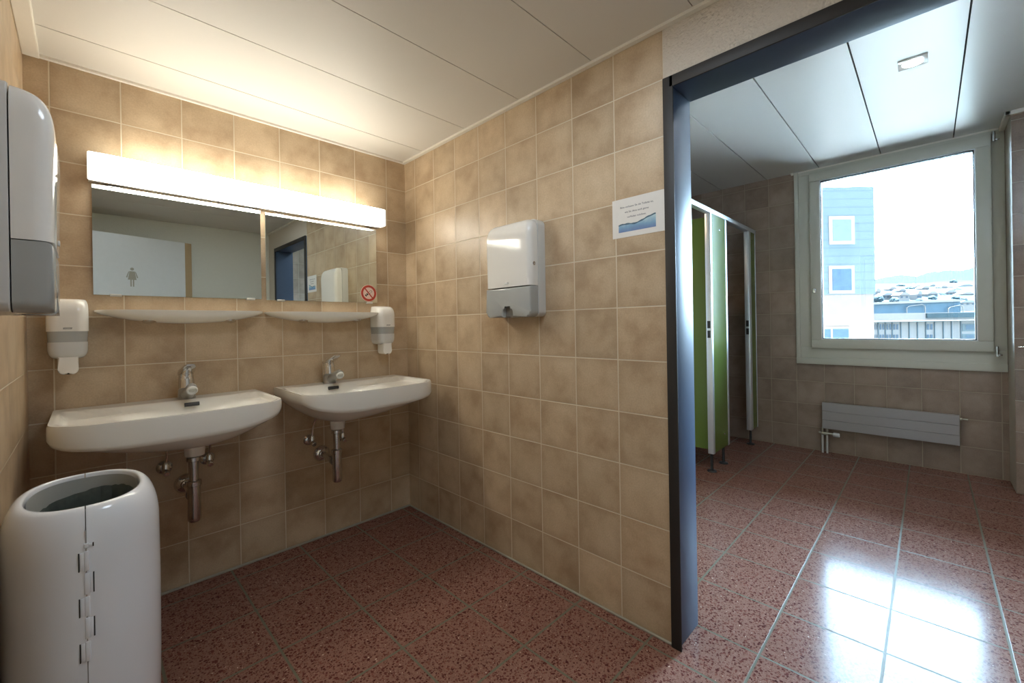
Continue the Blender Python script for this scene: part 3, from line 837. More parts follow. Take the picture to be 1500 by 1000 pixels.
# water picture: a wavy waterline over deepening blue
def wave(f): return 0.047 + 0.002 * math.sin(f * 9) + 0.019 * max(0, f - 0.45) ** 1.0 / 0.55
wm, nt, b_ = new_mat('printed water')
co = obj_coord(nt); sp = N(nt, 'ShaderNodeSeparateXYZ'); nt.links.new(co, sp.inputs[0])
fz = math_node(nt, 'DIVIDE', math_node(nt, 'SUBTRACT', sp.outputs[2], 0.020), 0.045)
fz = math_node(nt, 'ADD', fz, math_node(nt, 'MULTIPLY', math_node(nt, 'SUBTRACT', noise(nt, co, 40.0), 0.5), 0.5))
nt.links.new(ramp(nt, fz, [(0.0, (0.15, 0.22, 0.42)), (0.45, (0.20, 0.36, 0.52)), (0.85, (0.42, 0.58, 0.62)), (1.0, (0.50, 0.64, 0.66))]), b_.inputs['Base Color'])
b_.inputs['Roughness'].default_value = 0.6
wx0, wx1 = w * 0.125, w * 0.84
bm = BM(); n = 36
poly = [(wx0, 0.020), (wx1, 0.020)] + [(wx1 - (wx1 - wx0) * k / n, wave(1 - k / n)) for k in range(n + 1)]
prism(bm, poly, P3, 0.0007, 0.0010); obj('water_picture', bm, wm, t, smooth=False)
bm = BM()
up_ = [(wx0 + (wx1 - wx0) * k / n, wave(k / n) + 0.0025 + 0.0016 * math.sin(k * 0.5) ** 2) for k in range(n + 1)]
lo_ = [(wx0 + (wx1 - wx0) * k / n, wave(k / n) - 0.0015 - 0.0012 * math.cos(k * 0.4) ** 2) for k in range(n + 1)]
for k in range(n):
    bm.faces.new([bm.verts.new(P3(*q, 0.0012)) for q in (up_[k], up_[k + 1], lo_[k + 1], lo_[k])])
obj('water_surface', bm, plain('dark water line', (0.07, 0.14, 0.19), 0.5, 0, 0.6, 300.0), t, smooth=False)
for k, line in enumerate(('Bitte verlassen Sie die Toilette so,', 'wie Sie diese auch gerne', 'vorfinden m\u00f6chten.')):
    text_mesh('text_line', line, 0.0098, M['ink'], t, (-0.0011, (py0 + py1) / 2 + 0.004, pz0 + 0.111 - 0.0195 * k), (0, -1, 0), (0, 0, 1), 0.0002)

# ------------------------------------------------------------------ waste bin
BX, BY, BH = -1.4510, -0.845, 0.745
t = thing('waste_bin', 'tall white oval waste bin with open top standing by the left wall', 'waste bin', (BX, BY, 0))
def bin_levels():
    lv = [(0.118, 0.172, 0.002), (0.130, 0.180, 0.010), (0.136, 0.187, 0.10), (0.1405, 0.194, 0.30), (0.1415, 0.196, 0.50), (0.1405, 0.195, 0.62)]
    for k in range(1, 10):
        a = PI / 2 * k / 9
        lv.append((0.1405 - 0.033 * (1 - math.cos(a)), 0.195 - 0.036 * (1 - math.cos(a)), 0.645 + 0.100 * math.sin(a)))
    lv += [(0.1035, 0.1550, 0.7445), (0.1015, 0.1530, 0.741), (0.1005, 0.1515, 0.730), (0.0995, 0.150, 0.62)]
    return lv
def ell(a, b, th):
    e = 2 / 2.35
    c, s = math.cos(th), math.sin(th)
    return (a * math.copysign(abs(c) ** e, c), b * math.copysign(abs(s) ** e, s))
for side in (0, 1):
    bm = BM(); rings = []
    m_ = 36; off = 0.012
    for a, b, z in bin_levels():
        th0 = -PI / 2 if side == 0 else PI / 2
        row = []
        for k in range(m_ + 1):
            x, y = ell(a, b, th0 + PI * k / m_)
            x += (0.0009 if side == 0 else -0.0009)
            row.append(bm.verts.new((BX + x, BY + y, z)))
        rings.append(row)
    skin(bm, rings, False, closed=False)
    obj('half_shell', bm, M['bin'], t, ang=1.0)
bm = BM(); rings = []
for a, b, z in ((0.0985, 0.149, 0.735), (0.0975, 0.148, 0.62), (0.0970, 0.147, 0.30)):
    rings.append([bm.verts.new((BX + x, BY + y, z)) for x, y in [ell(a, b, 2 * PI * k / 56) for k in range(56)]])
skin(bm, rings, False); obj('inner_sleeve', bm, M['bin_inside'], t)
bm = BM(); rings = []
rb = random.Random(3)
for j in range(14):
    f = j / 13
    row = []
    for k in range(72):
        th = 2 * PI * k / 72
        x, y = ell(0.0965, 0.1465, th)
        slope = 0.690 + 0.016 * math.cos(th - 0.5)
        z = slope - 0.30 * f
        wr = 1 - 0.05 * rb.random() * (1 if 0 < j else 0) - 0.02 * f
        row.append(bm.verts.new((BX + x * wr, BY + y * wr, z + 0.004 * rb.random())))
    rings.append(row)
skin(bm, rings, False); bm.faces.new(rings[-1]); obj('bin_bag', bm, M['bag'], t)
for z0, z1, s in ((0.662, 0.672, 1), (0.612, 0.655, -1), (0.560, 0.607, 1), (0.512, 0.555, -1), (0.462, 0.508, 1), (0.412, 0.456, -1)):
    bm = BM(); bx(bm, BX + 0.0008 - 0.004, BX + 0.0008 + 0.004, BY - 0.1975, BY - 0.190, z0, z1, 0.001)
    bx(bm, BX + (0.003 if s > 0 else -0.010), BX + (0.010 if s > 0 else -0.003), BY - 0.1965, BY - 0.190, z0 + 0.002, z1 - 0.002, 0.001)
    obj('clip', bm, M['bin'], t)
    bm = BM(); xx = BX + 0.0115 * s
    bx(bm, xx - 0.0011, xx + 0.0011, BY - 0.1960, BY - 0.1935, z0 + 0.001, z1 - 0.001)
    obj('clip_gap', bm, M['black'], t)
bm = BM(); bx(bm, BX - 0.0012, BX + 0.0012, BY - 0.1935, BY - 0.188, 0.01, 0.70); obj('seam', bm, M['grey_mark'], t)

# ------------------------------------------------------------------ toilet cubicle front in the second room
t = thing('toilet_cubicle', 'green cubicle front with pale aluminium edges and black feet beside the window', 'toilet cubicle', (2.08, -1.18, 0))
SY0, SY1 = -1.205, -1.162
bm = BM(); bx(bm, 0.160, XW, SY0 - 0.002, SY1 + 0.002, 1.965, 2.000, 0.004); obj('head_rail', bm, M['alu'], t)
def front_panel(x0, x1, feet, ledge=0.035, redge=0.035):
    bm = BM(); bx(bm, x0 + ledge, x1 - redge, SY0 + 0.003, SY1 - 0.003, 0.140, 1.966); p = obj('front_panel', bm, M['green'], t, smooth=False)
    bm = BM(); bx(bm, x0, x0 + ledge, SY0, SY1, 0.135, 1.966, 0.004); obj('edge_profile', bm, M['alu'], p)
    bm = BM(); bx(bm, x1 - redge, x1, SY0, SY1, 0.135, 1.966, 0.004); obj('edge_profile', bm, M['alu'], p)
    bm = BM()
    for z in (1.118, 1.045): bx(bm, x0 - 0.0015, x0 + 0.002, -1.195, -1.172, z - 0.028, z + 0.028, 0.001)
    obj('strike_plate', bm, M['black'], p)
    for fx in feet:
        bm = BM(); lathe(bm, [(0.034, 0.0), (0.034, 0.004), (0.028, 0.010), (0.011, 0.013), (0.010, 0.02), (0.010, 0.142)], (fx, -1.1835, 0), (0, 0, 1), 22)
        obj('foot', bm, M['black'], p)
    return p
p = front_panel(1.880, 2.245, (1.897, 2.150))
for sx_, sz_ in ((2.12, 0.245), (2.08, 1.86)):
    bm = BM(); lathe(bm, [(0.007, 0), (0.007, 0.002), (0.004, 0.004)], (sx_, SY0 + 0.003, sz_), (0, -1, 0), 14); obj('screw_cap', bm, M['chrome'], p)
front_panel(2.835, 3.045, (2.875,), 0.060, 0.022)
bm = BM(); bx(bm, 1.945, 1.973, SY1, 0.245, 0.150, 1.950); q = obj('side_partition', bm, M['green'], t, smooth=False)
bm = BM(); lathe(bm, [(0.034, 0.0), (0.034, 0.004), (0.028, 0.010), (0.011, 0.013), (0.010, 0.02), (0.010, 0.152)], (1.959, -0.30, 0), (0, 0, 1), 22); obj('foot', bm, M['black'], q)

# ------------------------------------------------------------------ radiator
ry0, ry1, rz0, rz1 = -1.712, -2.524, 0.211, 0.433
t = thing('radiator', 'low flat grey radiator on the tiles below the window', 'radiator', (XW, (ry0 + ry1) / 2, rz0))
for k in range(3):
    hgt = (rz1 - rz0) / 3
    bm = BM(); bx(bm, 2.985, 3.020, ry1, ry0, rz0 + hgt * k + 0.0012, rz0 + hgt * (k + 1) - 0.0010, 0.0012); obj('plate', bm, M['radiator'], t, smooth=False)
bm = BM()
for y in (ry0 - 0.12, ry1 + 0.12): bx(bm, 3.018, 3.05, y - 0.02, y + 0.02, rz0 + 0.02, rz1 - 0.02)
bx(bm, 3.012, 3.022, ry1 + 0.01, ry0 - 0.01, rz0 + 0.006, rz1 - 0.006); obj('bracket', bm, M['radiator'], t)
bm = BM(); bx(bm, 2.990, 3.012, ry1 - 0.016, ry1 + 0.001, rz1 - 0.040, rz1 - 0.018, 0.003); tube(bm, [(3.0, ry1 - 0.014, rz1 - 0.029), (3.0, ry1 - 0.042, rz1 - 0.029)], 0.007, 12); obj('air_vent', bm, M['brass'], t)
bm = BM()
bx(bm, 2.988, 3.014, ry0 - 0.040, ry0 + 0.012, rz0 - 0.058, rz0 - 0.032, 0.004)
for y in (ry0 + 0.002, ry0 - 0.030): tube(bm, [(3.0, y, rz0 + 0.002), (3.0, y, rz0 - 0.05)], 0.011, 14)
tube(bm, [(3.0, ry0 + 0.012, rz0 - 0.042), (3.0, ry0 + 0.028, rz0 - 0.042)], 0.009, 12)
tube(bm, [(3.0, ry0 - 0.036, rz0 - 0.042), (3.0, ry0 - 0.075, rz0 - 0.045)], 0.010, 12)
v = obj('valve_block', bm, M['brass'], t)
bm = BM(); lathe(bm, [(0.013, 0), (0.018, 0.004), (0.019, 0.040), (0.016, 0.046)], (3.0, ry0 - 0.070, rz0 - 0.045), (0, -1, -0.05), 20); obj('thermostat_knob', bm, M['white_plastic_side'], v)
for y in (ry0 + 0.002, ry0 - 0.030):
    bm = BM(); tube(bm, [(3.0, y, rz0 - 0.05), (3.0, y, 0.0)], 0.0075, 12); obj('pipe', bm, M['white_plastic_side'], t)

# ------------------------------------------------------------------ chrome bar end on the pillar
t = thing('chrome_bar', 'chrome bar end sticking out on the tiled pillar at the right edge', 'handle', (2.755, -2.86, 0.945))
bm = BM(); tube(bm, [(2.715, -2.776, 0.945), (2.715, -2.782, 0.945), (2.715, -2.93, 0.945), (2.725, -2.955, 0.945), (2.742, -2.962, 0.945)], [0.006, 0.0085, 0.0095, 0.0095, 0.0095], 16); obj('bar', bm, M['chrome'], t)
bm = BM(); lathe(bm, [(0.026, 0), (0.026, 0.005), (0.016, 0.012), (0.010, 0.016)], (2.757, -2.962, 0.945), (-1, 0, 0), 22); obj('rosette', bm, M['chrome'], t)

# ------------------------------------------------------------------ recessed ceiling lights of the second room, and added fill lights
def downlight(x, y, label, lens, col, watts, ZC2=ZC2):
    t = thing('ceiling_light', label, 'ceiling light', (x, y, ZC2))
    bm = BM(); s = 0.056
    poly_o = [(-s, -s), (s, -s), (s, s), (-s, s)]
    bx(bm, x - s, x + s, y - s, y + s, ZC2 - 0.006, ZC2 - 0.0005, 0.0015); obj('bezel', bm, M['white_plastic'], t)
    bm = BM(); lathe(bm, [(0.041, 0), (0.041, 0.0012), (0.036, 0.002)], (x, y, ZC2 - 0.006), (0, 0, -1), 32); obj('lens', bm, lens, t)
    l = bpy.data.lights.new('lens_light', 'SPOT'); l.energy = watts; l.color = col; l.spot_size = math.radians(150); l.spot_blend = 0.6; l.shadow_soft_size = 0.04
    lo = bpy.data.objects.new('lens_light', l); C.objects.link(lo); lo.parent = t; lo.location = (0, 0, -0.012)
    return t
downlight(1.557, -2.330, 'square recessed light glowing in the white ceiling before the window', M['led'], (1.0, 0.93, 0.82), 9)
downlight(1.25, -0.55, 'square recessed light in the ceiling above the cubicles, hidden by the doorway wall', M['led_warm'], (1.0, 0.70, 0.42), 16)

downlight(0.70, -2.33, 'square fill light added in the white ceiling just inside the doorway, unseen', M['led'], (0.84, 0.92, 1.0), 18)  # unseen lamp added to brighten the far room
downlight(1.557, -3.10, 'square fill light added in the white ceiling at the far right, unseen', M['led'], (0.84, 0.92, 1.0), 18)  # second added fill lamp, outside the view
t = thing('ceiling_fill_panel', 'square fill light panel added in the washroom ceiling, unseen', 'ceiling light', (-0.75, -1.67, ZC1))
bm = BM(); bx(bm, -0.975, -0.525, -1.895, -1.445, ZC1 - 0.008, ZC1 - 0.0005, 0.002); obj('frame', bm, M['white_plastic'], t)
bm = BM(); bx(bm, -0.955, -0.545, -1.875, -1.465, ZC1 - 0.011, ZC1 - 0.006); obj('lit_panel', bm, emit('cool fill panel', (0.78, 0.89, 1.0), 13.5), t, smooth=False)  # added panel, soft cool fill for the washroom

# ------------------------------------------------------------------ the view outside
CAM = Vector((-1.4483, -2.3764, 1.1406)); YAW, PITCH, ROLL = 0.79311, -0.001, -0.0166
FPX, CX, CY = 619.257, 751.6966, 476.2847
fw = Vector((math.sin(YAW) * math.cos(PITCH), math.cos(YAW) * math.cos(PITCH), math.sin(PITCH)))
rt = Vector((math.cos(YAW), -math.sin(YAW), 0)); up = rt.cross(fw)
rt2 = rt * math.cos(ROLL) + up * math.sin(ROLL); up2 = up * math.cos(ROLL) - rt * math.sin(ROLL)
def bear(u, v, d):
    """point at distance d (m) along the view, for a bearing read off the photograph; returns (right, height)"""
    p = rt2 * ((u - CX) / FPX) - up2 * ((v - CY) / FPX)
    return d * p.dot(rt), CAM.z + d * (p.z + fw.z)
er, ef = Vector((rt.x, rt.y, 0)), Vector((math.sin(YAW), math.cos(YAW), 0))
def ext(r, d, z): q = Vector((CAM.x, CAM.y, 0)) + er * r + ef * d; return (q.x, q.y, z)
def ebox(bm, r0, r1, d0, d1, z0, z1):
    vs = [bm.verts.new(ext(r, d, z)) for z in (z0, z1) for r, d in ((r0, d0), (r1, d0), (r1, d1), (r0, d1))]
    for f in ((0,3,2,1),(4,5,6,7),(0,1,5,4),(1,2,6,5),(2,3,7,6),(3,0,4,7)): bm.faces.new([vs[i] for i in f])

def outdoor(name, col, rough=0.8, var=0.08, scale=2.0): return plain(name, col, rough, 0, var, scale, spec=0.2)
def slates(name, zoff, pitch):
    m, nt, b = new_mat(name)
    co = obj_coord(nt); sp = N(nt, 'ShaderNodeSeparateXYZ'); nt.links.new(co, sp.inputs[0])
    f = math_node(nt, 'FRACT', math_node(nt, 'DIVIDE', math_node(nt, 'SUBTRACT', sp.outputs[2], zoff), pitch))
    line = math_node(nt, 'LESS_THAN', f, 0.14)
    c = mix_col(nt, noise(nt, co, 1.2), (0.024, 0.037, 0.042), (0.036, 0.050, 0.054))
    nt.links.new(mix_col(nt, math_node(nt, 'MULTIPLY', line, 0.6), c, (0.010, 0.018, 0.022)), b.inputs['Base Color'])
    b.inputs['Roughness'].default_value = 0.6
    return m
OD = {}
OD['slate'] = slates('grey blue slate siding', 0.0, 0.50)
OD['cream'] = outdoor('pale cream render', (0.105, 0.082, 0.068))
OD['white'] = outdoor('white render', (0.14, 0.125, 0.118))
OD['pane'] = outdoor('dark window pane', (0.022, 0.040, 0.060), 0.3, 0.3, 3.0)
OD['curtain'] = outdoor('grey blue curtain', (0.060, 0.075, 0.080))
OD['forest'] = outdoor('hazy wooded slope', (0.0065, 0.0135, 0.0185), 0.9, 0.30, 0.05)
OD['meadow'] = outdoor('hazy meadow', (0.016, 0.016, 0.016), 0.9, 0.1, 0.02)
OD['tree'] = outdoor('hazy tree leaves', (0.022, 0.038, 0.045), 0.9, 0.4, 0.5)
OD['house'] = outdoor('pale house wall', (0.10, 0.095, 0.092))
OD['roof'] = outdoor('pale grey roof', (0.115, 0.118, 0.128))
OD['hall'] = outdoor('blue glazed hall', (0.030, 0.060, 0.085), 0.4, 0.3, 0.3)
OD['rib'] = outdoor('thin dark joint', (0.045, 0.06, 0.07))
OD['ground'] = outdoor('town ground', (0.07, 0.085, 0.08))
OD['bounce_deck'] = outdoor('white light bounce deck', (0.78, 0.79, 0.78))

bm = BM(); v4 = [bm.verts.new(ext(r, d, -16.0)) for r, d in ((-900, 4), (1800, 4), (1800, 1500), (-900, 1500))]; bm.faces.new(v4)
obj('outside_ground', bm, OD['ground'], kind='structure', smooth=False)

bm = BM(); ebox(bm, -14, 40, 6.0, 17.0, -16.0, -9.5); obj('outside_bounce_deck', bm, OD['bounce_deck'], kind='structure', smooth=False)  # unseen white deck added to bounce daylight onto the far ceiling

# neighbouring house with slate upper floors
D0 = 26.0
r1, zt = bear(1280, 273, D0); r0 = bear(1120, 273, D0)[0]; _, zm = bear(1250, 431, D0)
t = thing('neighbour_house', 'tall neighbouring house with blue grey slate siding and white framed windows outside', 'building', ext((r0 + r1) / 2, D0, -16))
bm = BM(); ebox(bm, r0, r1, D0, D0 + 9, zm, zt); obj('slate_storeys', bm, OD['slate'], t, smooth=False)
bm = BM(); ebox(bm, r0, r1 - 0.08, D0 + 0.05, D0 + 9, -16.0, zm); obj('rendered_storeys', bm, OD['cream'], t, smooth=False)
def house_window(ua, ub, va, vb, fr, parent, d, curtain, panes=1):
    a, z1 = bear(ua, va, d); b, z0 = bear(ub, vb, d)
    bm = BM(); ebox(bm, a, b, d - 0.04, d + 0.05, z0, z1); o = obj('window', bm, OD['white'], parent, smooth=False)
    g = fr * d / FPX
    for k in range(panes):
        wa = a + g + (b - a - 2 * g) * k / panes + (g / 2 if k else 0); wb = a + g + (b - a - 2 * g) * (k + 1) / panes - (g / 2 if k < panes - 1 else 0)
        bm = BM(); ebox(bm, wa, wb, d - 0.055, d - 0.03, z0 + g, z1 - g); obj('pane', bm, curtain, o, smooth=False)
house_window(1213.5, 1251.5, 317, 357.5, 5.0, t, D0, OD['curtain'])
house_window(1213.5, 1251.5, 389.5, 429.5, 4.5, t, D0, OD['pane'])
house_window(1190.0, 1246.0, 479.0, 520.0, 3.0, t, D0, OD['pane'], 2)

# long office block with upright joints
D1 = 72.0
ra, zt = bear(1276, 472.0, D1); rb_, _ = bear(1470, 472, D1)
t = thing('office_block', 'pale flat roofed block with upright dark joints below the window view', 'building', ext((ra + rb_) / 2, D1, -16))
bm = BM(); ebox(bm, ra - 6, rb_, D1, D1 + 16, -16.0, zt); obj('facade', bm, OD['white'], t, smooth=False)
zr1 = bear(1350, 469.6, D1)[1]
bm = BM(); ebox(bm, ra - 6, rb_, D1 - 1.0, D1 + 16.5, zt, zr1); obj('roof_edge', bm, OD['house'], t, smooth=False)
for u in (1286.2, 1296.6, 1306.7, 1319.3, 1331.4, 1343.6, 1355.7, 1368.6, 1381.4, 1393.5, 1407.1):
    r, _ = bear(u, 490, D1)
    bm = BM(); ebox(bm, r - 0.07, r + 0.07, D1 - 0.12, D1 + 0.02, -6.0, zt - 0.05); obj('joint', bm, OD['rib'], t, smooth=False)
for ua, ub in ((1281, 1284.5), (1288.5, 1295), (1298.5, 1305), (1308.5, 1315.5), (1357.5, 1365.8)):
    for va, vb in ((474.5, 482.5), (490.0, 498.0)):
        a, z1 = bear(ua, va, D1); b, z0 = bear(ub, vb, D1)
        bm = BM(); ebox(bm, a, (a + b) / 2 - 0.10, D1 - 0.06, D1 + 0.02, z0, z1); ebox(bm, (a + b) / 2 + 0.10, b, D1 - 0.06, D1 + 0.02, z0, z1)
        obj('window', bm, OD['pane'], t, smooth=False)
for va, vb in ((474.0, 484.5), (489.0, 497.0)):
    a, z1 = bear(1409, va, D1); b, z0 = bear(1440, vb, D1)
    bm = BM(); ebox(bm, a, b, D1 - 0.05, D1 + 0.02, z0, z1); obj('balcony_glass', bm, OD['curtain'], t, smooth=False)
    bm = BM(); ebox(bm, a + 0.6, a + 1.9, D1 - 0.08, D1 + 0.02, z0 + 0.3, z1 - 0.2); obj('window', bm, OD['pane'], t, smooth=False)

# terrace and glazed hall behind it
D2 = 98.0
a, z1 = bear(1274, 455.5, D2); b, z0 = bear(1480, 472, D2)
t = thing('terrace_block', 'low white terrace block with a planted strip behind the office block', 'building', ext((a + b) / 2, D2, -16))
bm = BM(); ebox(bm, a, b, D2, D2 + 14, -16, bear(1380, 457.5, D2)[1]); obj('walls', bm, OD['white'], t, smooth=False)
pa, pz1 = bear(1356, 458.8, D2); pb, pz0 = bear(1432, 464.5, D2)
bm = BM(); ebox(bm, pa, pb, D2 - 0.4, D2 + 0.05, pz0, pz1); obj('planted_strip', bm, OD['tree'], t, smooth=False)
D3 = 150.0
a, _ = bear(1272, 450, D3); b, _ = bear(1407, 450, D3); c, _ = bear(1470, 450, D3)
z_l, z_r, zb = bear(1282, 446.0, D3)[1], bear(1405, 441.5, D3)[1], -16
t = thing('glazed_hall', 'long blue glazed hall with white roof line in the middle of the window view', 'building', ext((a + b) / 2, D3, -16))
bm = BM()
vs = [bm.verts.new(ext(r, d, z)) for d in (D3, D3 + 20) for r, z in ((a, zb), (b, zb), (b, z_r), (a, z_l))]
for f in ((0,1,2,3),(7,6,5,4),(0,4,5,1),(1,5,6,2),(2,6,7,3),(3,7,4,0)): bm.faces.new([vs[i] for i in f])
obj('glazing', bm, OD['hall'], t, smooth=False)
bm = BM()
vs = [bm.verts.new(ext(r, d, z)) for d in (D3 - 0.8, D3 + 20) for r, z in ((a, z_l), (b, z_r), (b, z_r + 0.75), (a, z_l + 0.75))]
for f in ((0,1,2,3),(7,6,5,4),(0,4,5,1),(1,5,6,2),(2,6,7,3),(3,7,4,0)): bm.faces.new([vs[i] for i in f])
obj('roof', bm, OD['white'], t, smooth=False)
for ua, ub, va in ((1326, 1352.5, 446.5), (1386.5, 1408, 447.5)):
    r0_, zz = bear(ua, va + 2.0, D3); r1_, zz2 = bear(ub, va, D3)
    bm = BM(); tube(bm, [ext(r0_, D3 - 0.6, zb + 8), ext(r0_, D3 - 0.6, zz - 0.5), ext(r0_ + 0.8, D3 - 0.6, zz), ext(r1_ - 1.0, D3 - 0.6, zz2 + 0.2), ext(r1_, D3 - 0.6, zz2 - 0.4), ext(r1_ + 0.3, D3 - 0.6, zb + 8)], 0.16, 8)
    obj('steel_frame', bm, OD['white'], t)

# wooded hill
def ridge(name, mat, pts, d, depth, z_low, label, jag):
    rr = random.Random(11); bm = BM()
    P = [bear(u, v, d) for u, v in pts]; rows = []
    n = 160
    for i in range(n + 1):
        f = i / n * (len(P) - 1); k = min(int(f), len(P) - 2); g = f - k
        r = P[k][0] * (1 - g) + P[k + 1][0] * g; z = P[k][1] * (1 - g) + P[k + 1][1] * g
        z += jag * (math.sin(i * 0.53) * math.sin(i * 0.21 + 1) + 0.2 * math.sin(i * 1.7)) * 0.4
        rows.append([bm.verts.new(ext(r * (1 + depth * 0.9 / d), d + depth, z - jag)), bm.verts.new(ext(r, d, z)), bm.verts.new(ext(r * (1 - depth * 0.25 / d), d - depth * 0.25, z_low + (z - z_low) * 0.45)), bm.verts.new(ext(r * (1 - depth * 0.6 / d), d - depth * 0.6, z_low))])
    for x, y in zip(rows, rows[1:]):
        for k in range(3): bm.faces.new((x[k], y[k], y[k + 1], x[k + 1]))
    o = obj(name, bm, mat, smooth=False, kind='structure')
ridge('hill', OD['forest'], [(1150, 418), (1240, 414), (1282, 409.8), (1297, 405.5), (1312, 403), (1324, 402.4), (1334, 403.5), (1341.6, 404.8), (1352, 401), (1364.5, 397.9), (1378, 396.5), (1391.5, 395.7), (1401, 395), (1407.7, 396.3), (1416, 393.5), (1427, 391.6), (1450, 387), (1520, 380)], 900.0, 300.0, -12.0, None, 3.0)
ridge('meadow_slope', OD['meadow'], [(1150, 428), (1270, 426), (1330, 421), (1366, 412.5), (1400, 410), (1430, 411), (1520, 410)], 560.0, 160.0, -14.0, None, 0.4)

# houses and trees on the lower slope
HS = [(1282, 1290, 422, 436, 'white'), (1292, 1309, 429, 438, 'house'), (1302, 1313, 420, 428, 'white'), (1316, 1327, 423, 430, 'house'), (1317, 1332, 428, 439, 'white'),
      (1343, 1350.5, 426, 439, 'white'), (1350, 1361, 419, 427, 'house'), (1339, 1350, 418, 424, 'white'), (1358, 1374, 427, 436, 'house'), (1362, 1370, 416, 422, 'white'),
      (1377, 1388, 418, 425, 'house'), (1385, 1401, 424.5, 434, 'white'), (1386, 1397, 419.5, 424.5, 'house'), (1405, 1426, 416, 423, 'white'), (1408, 1427, 428, 435, 'house'), (1405, 1430, 440, 448, 'white'), (1281, 1297, 442.5, 447, 'house')]
places = ['beside the slate clad house', 'low on the slope near the slate clad house', 'above the low houses at the left of the view', 'between trees left of centre in the view', 'just above the hall roof left of centre',
          'narrow and upright in the middle of the view', 'right of the narrow upright house', 'on the slope over the narrow upright house', 'with trees in front in the middle of the slope', 'highest in the middle of the slope',
          'under the meadow strip', 'wide, below the meadow strip', 'stacked above the wide house below the meadow', 'high at the right edge of the view', 'half way down at the right edge of the view', 'lowest at the right edge beside the hall', 'at the left end of the hall roof']
for k, (ua, ub, va, vb, c_) in enumerate(HS):
    d = 330.0 + (vb - 420) * -6.0
    if vb > 444: d = 177.0
    a, z1 = bear(ua, va, d); b, z0 = bear(ub, vb, d)
    t = thing('hillside_house', 'small pale house ' + places[k], 'house', ext((a + b) / 2, d, z0), 'houses on the far slope')
    hh = z1 - z0; rz = z0 + hh * 0.62
    bm = BM(); ebox(bm, a, b, d, d + 4, z0 - 2, rz); obj('walls', bm, OD[c_], t, smooth=False)
    bm = BM(); m_ = (a + b) / 2; e = (b - a) * 0.06
    vs = [bm.verts.new(ext(r, dd, z)) for dd in (d - 0.5, d + 4.5) for r, z in ((a - e, rz), (b + e, rz), (m_ + (b - a) * 0.2, z1), (m_ - (b - a) * 0.2, z1))]
    for f in ((0,1,2,3),(7,6,5,4),(0,4,5,1),(1,5,6,2),(2,6,7,3),(3,7,4,0)): bm.faces.new([vs[i] for i in f])
    obj('roof', bm, OD['roof'] if k % 2 else OD['white'], t, smooth=False)
    nw = 2 if b - a < 6 else 3
    for j in range(nw):
        x = a + (b - a) * (j + 0.5) / nw
        bm = BM(); ebox(bm, x - 0.5, x + 0.5, d - 0.1, d + 0.1, z0 + hh * 0.25, z0 + hh * 0.48); obj('window', bm, OD['pane'], t, smooth=False)
bm = BM()
vs = [bm.verts.new(ext(r, d, z)) for d, r, z in ((176, 100, -8), (176, 330, -8), (216, 400, bear(1350, 439, 216)[1] - 0.3), (360, 700, bear(1350, 415, 360)[1]), (360, 180, bear(1350, 415, 360)[1]), (216, 110, bear(1350, 439, 216)[1] - 0.3))]
bm.faces.new((vs[0], vs[1], vs[2], vs[5])); bm.faces.new((vs[5], vs[2], vs[3], vs[4]))
obj('town_slope', bm, OD['tree'], kind='structure', smooth=False)
TR = [(1287, 438, 6), (1299, 425, 5), (1310, 440, 5.5), (1336, 436, 7), (1333, 424, 6), (1355, 433, 6.5), (1366, 437, 5), (1374, 424, 5), (1380.5, 433, 4.0), (1397, 412.5, 4), (1402, 427, 6.5), (1400, 437, 5), (1412, 439, 4.0), (1424, 426, 5), (1347, 441, 4.5), (1319, 419, 5)]
tpl = ['left of the first low house', 'between the upper and lower houses at the left', 'right of the low house row at the left', 'tall before the narrow upright house', 'beneath the wooded ridge left of centre', 'right of the narrow upright house', 'against the hall roof at the middle', 'between two middle houses', 'below the meadow strip', 'standing alone on the meadow strip', 'between the wide house and the right edge', 'low beside the hall end', 'low near the right edge', 'between the right edge houses', 'small at the hall roof by the upright house', 'high near the wooded ridge at the left']
for k, (u, v_, s) in enumerate(TR):
    d = 340.0 + (v_ - 417) * -6.0
    r, z = bear(u, v_, d); R_ = s * d / FPX
    t = thing('hillside_tree', 'round hazy tree ' + tpl[k], 'tree', ext(r, d, z - R_), 'trees on the far slope')
    bm = BM(); bmesh.ops.create_icosphere(bm, subdivisions=3, radius=R_); rr = random.Random(k)
    for q in bm.verts:
        q.co *= 1 + 0.22 * (rr.random() - 0.5); q.co.z *= 0.9; q.co += Vector(ext(r, d, z))
    obj('crown', bm, OD['tree'], t, smooth=False)
    bm = BM(); tube(bm, [ext(r, d, z - R_ - 2), ext(r, d, z)], 0.35, 8); obj('trunk', bm, OD['rib'], t)

# ------------------------------------------------------------------ light
w = bpy.data.worlds.new('overcast sky'); bpy.context.scene.world = w; w.use_nodes = True
nt = w.node_tree; nt.nodes.clear()
bg = N(nt, 'ShaderNodeBackground'); o = N(nt, 'ShaderNodeOutputWorld')
tc = N(nt, 'ShaderNodeTexCoord'); sp = N(nt, 'ShaderNodeSeparateXYZ'); nt.links.new(tc.outputs['Generated'], sp.inputs[0])
nt.links.new(ramp(nt, sp.outputs[2], [(0.0, (0.60, 0.80, 1.0)), (0.35, (0.50, 0.74, 1.0)), (1.0, (0.45, 0.70, 1.0))]), bg.inputs[0])
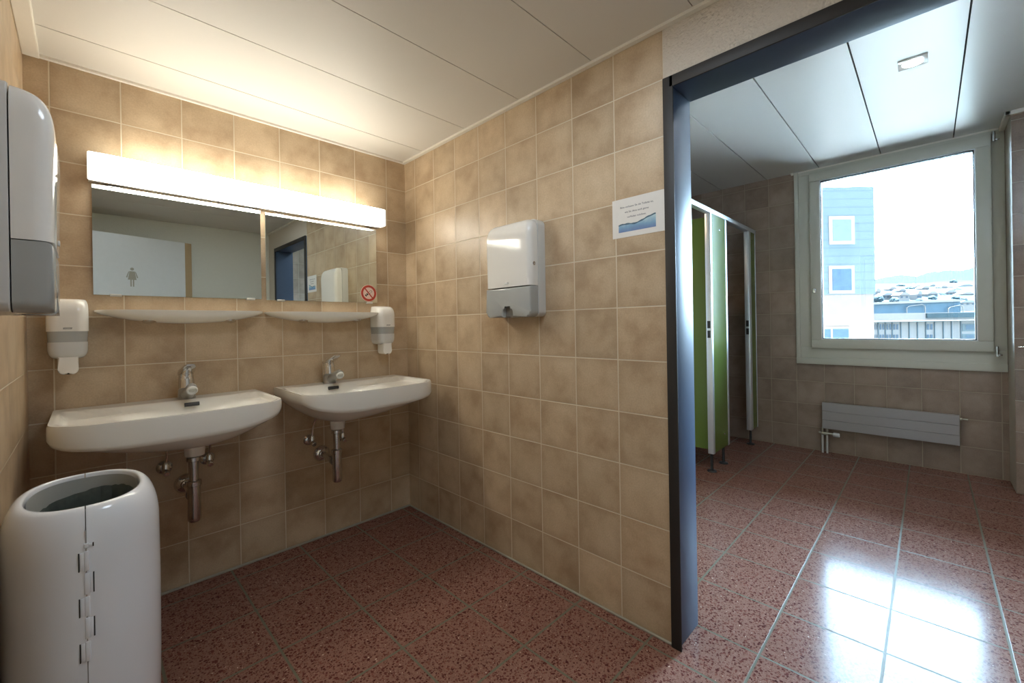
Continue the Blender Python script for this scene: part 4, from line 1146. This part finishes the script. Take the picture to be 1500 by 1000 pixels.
# overcast, with the bright side of the sky opposite the window and the dull side behind the building
sky = N(nt, 'ShaderNodeMapRange', interpolation_type='SMOOTHSTEP'); nt.links.new(sp.outputs[0], sky.inputs[0])
sky.inputs[1].default_value = 0.30; sky.inputs[2].default_value = 0.92; sky.inputs[3].default_value = 9.0; sky.inputs[4].default_value = 90.0
nt.links.new(sky.outputs[0], bg.inputs[1])
nt.links.new(bg.outputs[0], o.inputs[0])
# high sun added behind the building: lights roofs, and the far ceiling by bounce, never enters the window
fill_sun = bpy.data.lights.new('fill_sun', 'SUN'); fill_sun.energy = 90.0; fill_sun.angle = math.radians(6); fill_sun.color = (0.92, 0.96, 1.0)
so = bpy.data.objects.new('fill_sun', fill_sun); C.objects.link(so)
so.rotation_euler = Vector((-0.035, -0.015, 1.0)).to_track_quat('Z', 'Y').to_euler()
# sampling portal in the window opening (guides sky light, gives none of its own)
pl = bpy.data.lights.new('window_portal', 'AREA'); pl.shape = 'RECTANGLE'; pl.size = 0.92; pl.size_y = 1.38
pl.cycles.is_portal = True
po = bpy.data.objects.new('window_portal', pl); C.objects.link(po)
po.matrix_world = Matrix(((0, 0, 1, 3.12), (1, 0, 0, -2.167), (0, 1, 0, 1.656), (0, 0, 0, 1)))

# ------------------------------------------------------------------ camera
cd = bpy.data.cameras.new('camera'); cam = bpy.data.objects.new('camera', cd); C.objects.link(cam)
cd.sensor_fit = 'HORIZONTAL'; cd.sensor_width = 36.0; cd.lens = FPX / 1500 * 36.0
cd.shift_x = -(CX - 750) / 1500; cd.shift_y = (CY - 500) / 1500
cd.clip_start = 0.02; cd.clip_end = 4000
bk = -fw
cam.matrix_world = Matrix(((rt2.x, up2.x, bk.x, CAM.x), (rt2.y, up2.y, bk.y, CAM.y), (rt2.z, up2.z, bk.z, CAM.z), (0, 0, 0, 1)))
sc = bpy.context.scene
sc.camera = cam
sc.view_settings.view_transform = 'Standard'
sc.view_settings.look = 'None'
sc.view_settings.exposure = 0.32
sc.view_settings.gamma = 1.0
sc.view_settings.use_curve_mapping = False
sc.cycles.max_bounces = 12
sc.cycles.diffuse_bounces = 6
sc.cycles.sample_clamp_indirect = 20.0
sc.cycles.caustics_reflective = False
